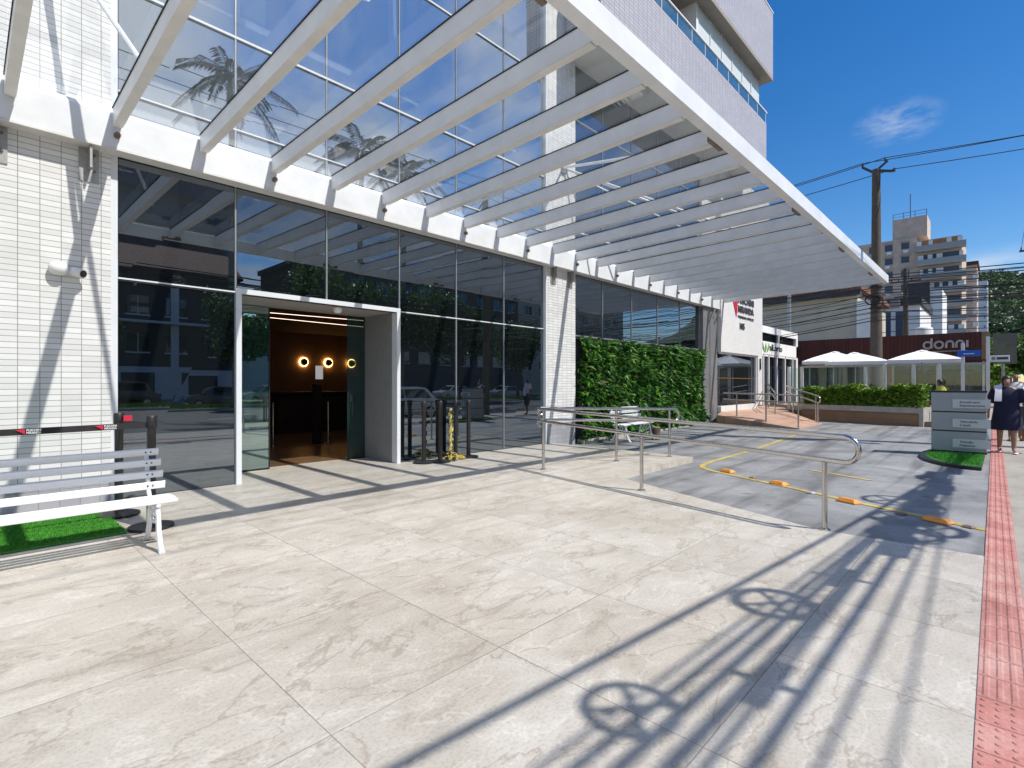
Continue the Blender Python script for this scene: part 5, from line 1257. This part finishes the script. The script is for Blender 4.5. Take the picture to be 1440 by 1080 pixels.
# ================================================================== TREES
def tree(x, y, z0, h, rad, label, seed, nleaf=3600, grp=None, mat=None, lsz=.22):
    rn_ = random.Random(seed); t_ = thing('tree', label, 'tree', (x,y,z0), grp)
    b = MB(); top = Vector((x+rn_.uniform(-.3,.3), y+rn_.uniform(-.3,.3), z0+h*.5))
    b.tube([(x,y,z0),(x+.05,y,z0+h*.25),tuple(top)], .16*h/7, 10, r1=.09*h/7); cl_ = []
    for k in range(9):
        a = k*2.4+rn_.uniform(-.3,.3); e = top + Vector((math.cos(a)*rad*rn_.uniform(.35,.8), math.sin(a)*rad*rn_.uniform(.35,.8), h*rn_.uniform(.08,.42)))
        b.tube([tuple(top-Vector((0,0,h*.12*rn_.random()))), tuple((top+e)/2+Vector((0,0,.1*h))), tuple(e)], .06*h/7, 6, r1=.02*h/7); cl_.append((e, rad*rn_.uniform(.32,.52)))
    for k in range(9): cl_.append((top+Vector((rn_.uniform(-.7,.7)*rad, rn_.uniform(-.7,.7)*rad, h*rn_.uniform(.0,.46))), rad*rn_.uniform(.22,.42)))
    b.build('trunk', BARK, t_)
    c = MB()
    for k in range(nleaf):
        ctr, r = rn_.choice(cl_); d = Vector((rn_.gauss(0,1), rn_.gauss(0,1), rn_.gauss(0,.8))).normalized()
        p = ctr + d*r*rn_.uniform(.55,1.08); L = lsz*rn_.uniform(.7,1.4)
        c.leaf(p, (rn_.gauss(0,1), rn_.gauss(0,1), rn_.gauss(0,.8)-.3), d+Vector((0,0,.6)), L, L*.55, .15)
    c.build('crown', mat or LEAFT, t_); return t_
def palm(x, y, z0, h, label, seed):
    rn_ = random.Random(seed); t_ = thing('palm_tree', label, 'palm tree', (x,y,z0), 'royal palms on the median')
    MB().lathe([(.34,0),(.26,1.2),(.24,h*.5),(.19,h*.86)], (x,y,z0), 12).build('trunk', PALMB, t_, smooth=True)
    MB().lathe([(.20,h*.86),(.22,h*.90),(.12,h*.985)], (x,y,z0), 12).build('crownshaft', mk('green crownshaft', (.14,.22,.06), .5, .1) if not bpy.data.materials.get('green crownshaft') else bpy.data.materials['green crownshaft'], t_, smooth=True)
    for k in range(15):
        a = k*2.4; el = .95-.095*k+rn_.uniform(-.1,.1); L = rn_.uniform(4.0,4.8); b = MB(); pts = []
        for i in range(9):
            f = i/8; rr_ = L*f*math.cos(el)*(1-.12*f); pts.append(Vector((x+rr_*math.cos(a), y+rr_*math.sin(a), z0+h*.98+L*f*math.sin(el)-2.1*f*f)))
        b.tube(pts, .035, 5, r1=.008)
        for i in range(44):
            f = .14+.85*i/43; s_ = f*8; j = min(int(s_),7); p = pts[j].lerp(pts[j+1], s_-j); tn_ = (pts[j+1]-pts[j]).normalized(); side = tn_.cross(Vector((0,0,1))).normalized()
            for s in (1,-1):
                LL = (.75 if f < .8 else .5)*rn_.uniform(.8,1.1); b.leaf(p, side*s+tn_*.5+Vector((0,0,-.45-rn_.random()*.4)), (0,0,1), LL, .055, .1)
        b.build('frond', LEAFP, t_)
for (x,y,h,l,s) in ((13.0,-22.3,23.2,'tall royal palm mirrored in the upper left glass',1),(23.0,-22.6,21.8,'royal palm mirrored in the upper middle glass',2),(27.0,-22.4,21.2,'royal palm mirrored just right of the middle one',3)):
    palm(x, y, -.02, h, l, s)
for (x,y,h,r,l,s) in ((13.9,-22.4,7.2,2.5,'small round street tree mirrored left of the entrance door',11),(20.5,-22.0,10.8,4.3,'big street tree mirrored above the entrance door',12),(26.5,-22.6,10.2,4.0,'dense street tree mirrored right of the entrance door',13),(33.5,-22.2,9.6,4.0,'street tree mirrored in the glass beside the white pillar',14),(42,-22.4,8.2,3.0,'street tree mirrored in the narrow panes above the plant wall',15),(5.0,-22.3,6.0,1.8,'slim street tree mirrored behind the bench',16)):
    tree(x, y, -.02, h, r, l, s, 6000, 'street trees on the median', None, .34)
for (x,y,h,r,l,s) in ((47,-1.3,4.0,1.4,'dark street tree behind the pedestrians at the right edge',21),(58,1.0,4.6,1.8,'leafy street tree between the restaurant and the hill',22),(66,-1.6,6.4,2.4,'farther street tree at the right edge of the view',23),(80,1.5,7.0,3.0,'low spreading tree far down the pavement',24),(43,.35,2.6,.9,'small bright bush tree beside the end of the restaurant',25)):
    tree(x, y, 0, h, r, l, s, 3000, None, LEAFH if 'bright' in l else None, .26)
gm = MB(); rn = random.Random(31)
for k in range(14000):
    x = rn.uniform(-6, 60); y = rn.uniform(-24.3,-20.7); a = rn.uniform(0,6.28)
    gm.leaf((x,y,-.018), (.5*math.cos(a),.5*math.sin(a),1), (math.cos(a+1.5),math.sin(a+1.5),0), rn.uniform(.15,.35), .05, .1)
struct(gm.build('median_grass', leafmat('median grass', [(0,(.04,.11,.015)),(1,(.14,.26,.04))])), 'stuff')
struct(MB().box(-6, 60, -24.35, -20.65, -.019, -.012).build('grass_bed', mk('grass soil', (.05,.10,.02), .9, .3, 3)))

# ================================================================== OPPOSITE BUILDINGS (mirrored in the glass)
def facade_y(parent, Yf, x0, x1, z0, dz, nrow, ncol, ww, wh, m):
    "windows on a face looking to +Y"
    for r_ in range(nrow):
        for c in range(ncol):
            xc = x0+(x1-x0)*(c+.5)/ncol; zc = z0+dz*r_
            f = MB(); f.box(xc-ww/2-.1, xc+ww/2+.1, Yf+.001, Yf+.1, zc-.14, zc-.019); f.box(xc-.03, xc+.03, Yf+.041, Yf+.06, zc-.02, zc+wh)
            wf = f.build('window', WHITEW, parent); MB().box(xc-ww/2, xc+ww/2, Yf+.001, Yf+.04, zc, zc+wh).build('pane', GLASSW, wf)
OPG = mk('charcoal render', (.06,.058,.056), .9, .15, .7); OPB = mk('brown render', (.10,.085,.072), .9, .15, .7)
op = thing('terracotta_house', 'three storey house with terracotta roof across the avenue, mirrored in the left glass', 'house', (11,-40,0))
MB().box(3, 18.5, -50, -38, -.2, 11.6).build('wall', OPG, op)
for xx in (3.0, 8.1, 13.2, 17.9): MB().box(xx, xx+.6, -37.999, -37.75, 2.901, 11.4).build('pilaster', WHITEW, op)
MB().box(3, 18.5, -37.749, -36.9, 6.7, 6.9).build('balcony_slab', WHITEW, op)
g = MB(); g.rings([[(x,-37.2,11.4),(x,-37.2,11.6),(x,-43.5,15.8),(x,-50.5,11.6),(x,-50.5,11.4)] for x in (2.5,19)], True); g.build('roof', TERRA, op)
MB().box(3, 18.5, -37.999, -37.6, -.2, 2.9).build('shopfront', WHITEW, op)
facade_y(op, -38, 3.5, 18, 4.2, 3.3, 2, 5, 1.6, 1.6, GLASSW)
for x in (5,9.5,14): MB().box(x, x+2.4, -37.599, -37.55, .2, 2.4).build('shop_shutter', mk('shutter', (.2,.03,.03), .6, .2) if x == 5 else DARKW, op)
ot = thing('office_block', 'tall dark glazed office block across the avenue, mirrored behind the terracotta house', 'building', (16,-52,0))
MB().box(10.5, 23, -66, -51, -.2, 27).build('wall', OPG, ot)
for r_ in range(7): 
    for c in range(4): MB().box(11+c*3, 13.6+c*3, -50.999, -50.9, 2+r_*3.5, 4.6+r_*3.5).build('window_band', GLASSW, ot)
o3 = thing('long_apartment_block', 'long five storey apartment block across the avenue, mirrored in the right hand panes', 'building', (42,-42,0))
MB().box(27, 62, -54, -40, -.2, 15.5).build('wall', OPB, o3); MB().box(26.6, 62.4, -54, -39.7, 15.501, 16.1).build('cornice', DARKW, o3)
facade_y(o3, -40, 27.5, 61.5, 4.2, 2.9, 4, 10, 1.9, 1.5, GLASSW)
MB().box(27, 62, -39.999, -39.8, -.2, 3.0).build('shopfront', DARKW, o3)
o4 = thing('narrow_white_house', 'narrow white house across the avenue between the tall blocks', 'house', (23,-41,0))
MB().box(19.6, 26, -52, -41, -.2, 8.4).build('wall', WHITEW, o4); MB().box(19.3, 26.3, -52, -40.7, 8.401, 8.8).build('roof', DARKW, o4); facade_y(o4, -41, 20, 25.6, 4, 3, 1, 2, 1.5, 1.5, GLASSW)
o5 = thing('grey_corner_block', 'grey block across the avenue far to the left, mirrored above the bench', 'building', (-8,-44,0))
MB().box(-18, 1.5, -56, -42, -.2, 8).build('wall', OPG, o5); MB().box(-18.4, 1.9, -56, -41.7, 8.001, 8.4).build('cornice', DARKW, o5); facade_y(o5, -42, -17, 1, 4, 3, 1, 6, 1.6, 1.4, GLASSW)
o6 = thing('distant_corner_block', 'pale block across the avenue far to the right, mirrored above the plant wall', 'building', (80,-46,0))
MB().box(66, 100, -60, -44, -.2, 20).build('wall', CREAM, o6); facade_y(o6, -44, 67, 99, 4, 3.2, 5, 8, 1.8, 1.5, GLASSW); MB().box(65.6,100.4,-60,-43.7,20.001,20.6).build('cornice', DARKW, o6)

# ================================================================== CARS
def make_car(x, y, z, paint, label, h=1.5, L=4.2, rot=0):
    t_ = thing('parked_car' if y < -20 else 'kerbside_car', label, 'car', (x,y,z), 'cars along the avenue')
    W2 = .87
    prof = [(-L/2,.42),(-L/2+.02,.72),(-L/2+.12,.86),(-L/2+.55,.93),(-L/2+1.15,.98),(-.2,1.0),(L/2-1.1,.99),(L/2-.4,.97),(L/2-.05,.88),(L/2,.62),(L/2-.02,.36),(L/2-.3,.26),(-L/2+.3,.26)]
    b = MB(); rings = []
    for f, ins in ((-1,.06),(-.96,.0),(0,-.015),(.96,.0),(1,.06)):
        rings.append([(px*(1-.012*abs(f)) , f*W2, pz+ (ins if pz < .5 else -ins)) for px, pz in prof])
    b.rings(rings, True)
    roof = [(-L/2+1.05,.97),(-L/2+1.75,h-.06),(-L/2+2.1,h),(.75,h),(1.25,h-.06),(L/2-.45,.97)]
    b.rings([[(px,f*W2*(1 if pz < 1 else .80),pz) for px,pz in roof] for f in (-.97,.97)], True)
    def lb(mb_, n, m, p=t_, s=False): o = mb_.build(n, m, None, s); o.parent = p; return o
    lb(b, 'body', paint, s=True)
    g = MB()
    for s in (1,-1):
        zt_, y0, y1 = h-.12, W2*.965+.004, W2*.83+.004
        g.add([(-L/2+1.35,s*y0,1.0),(-.05,s*y0,1.0),(-.05,s*y1,zt_),(-L/2+1.85,s*y1,zt_)], [(0,1,2,3)] if s < 0 else [(3,2,1,0)])
        g.add([(.0,s*y0,1.0),(L/2-.75,s*y0,1.0),(1.15,s*y1,zt_),(.0,s*y1,zt_)], [(0,1,2,3)] if s < 0 else [(3,2,1,0)])
    g.add([(-L/2+1.08,-.74,1.01),(-L/2+1.08,.74,1.01),(-L/2+1.72,.64,h-.08),(-L/2+1.72,-.64,h-.08)], [(3,2,1,0)])
    g.add([(L/2-.47,-.74,1.01),(L/2-.47,.74,1.01),(1.27,.64,h-.08),(1.27,-.64,h-.08)], [(0,1,2,3)])
    for i in range(len(g.v)):
        v = g.v[i]; g.v[i] = (v[0]+(-.012 if v[0] < -L/2+1.8 and abs(v[1]) < .8 else (.012 if v[0] > 1.2 and abs(v[1]) < .8 else 0)), v[1], v[2]+ (.008 if abs(v[1]) < .8 else 0))
    lb(g, 'windows', GLASSW)
    for xx in (-L/2+.82, L/2-.82):
        for s in (1,-1):
            M = Matrix.Translation((xx, s*(W2-.08), .32)) @ Matrix.Rotation(R(90),4,'X')
            w_ = MB().rings([[M @ Vector((r_*math.cos(2*math.pi*k/20), r_*math.sin(2*math.pi*k/20), zz_)) for k in range(20)] for r_, zz_ in ((.29,-.1),(.32,-.08),(.32,.08),(.29,.1))], True)
            wo = lb(w_, 'wheel', RUBBER, s=True)
            r2 = MB().rings([[M @ Vector((r_*math.cos(2*math.pi*k/20), r_*math.sin(2*math.pi*k/20), -s*zz_)) for k in range(20)] for r_, zz_ in ((.21,.095),(.19,.105))], True); lb(r2, 'rim', HUB, wo)
    for s in (1,-1):
        lb(MB().box(-L/2-.012,-L/2+.15,s*.62-.16,s*.62+.16,.66,.78), 'headlight', LAMPC); lb(MB().box(L/2-.1,L/2+.012,s*.64-.12,s*.64+.12,.70,.90), 'tail_light', LAMPR)
    t_.rotation_euler = (0,0,rot); return t_
def paint(n, c): return mk(n, c, .25, .03, 2, coat=.8)
BLK, SIL, WHT, BLU, RED = paint('black car paint',(.012,.012,.014)), paint('silver car paint',(.40,.41,.42)), paint('white car paint',(.72,.73,.74)), paint('blue grey car paint',(.06,.08,.11)), paint('red car paint',(.30,.02,.02))
for (x,y,p,l,h) in ((7.5,-26.2,BLK,'black tall car across the avenue mirrored at the left end of the glass',1.75),(12.8,-26.3,BLU,'blue grey car across the avenue mirrored left of the door frame',1.55),(17.6,-26.2,SIL,'silver car across the avenue mirrored beside the door frame',1.55),(23.0,-26.3,RED,'dark red car across the avenue mirrored in the door leaf',1.7),(29.6,-26.2,BLK,'black car across the avenue mirrored right of the door',1.5),(36,-26.3,WHT,'white car across the avenue mirrored beside the pillar',1.5),(44,-26.2,SIL,'silver car across the avenue far to the right',1.5)):
    make_car(x, y, -.15, p, l, h)
make_car(13.6, -3.5, -.15, WHT, 'white hatchback driving along the kerb, mirrored behind the barrier posts', 1.5)
make_car(1.0, -3.3, -.15, SIL, 'silver car at the kerb behind the photographer, mirrored low in the left pane', 1.48)
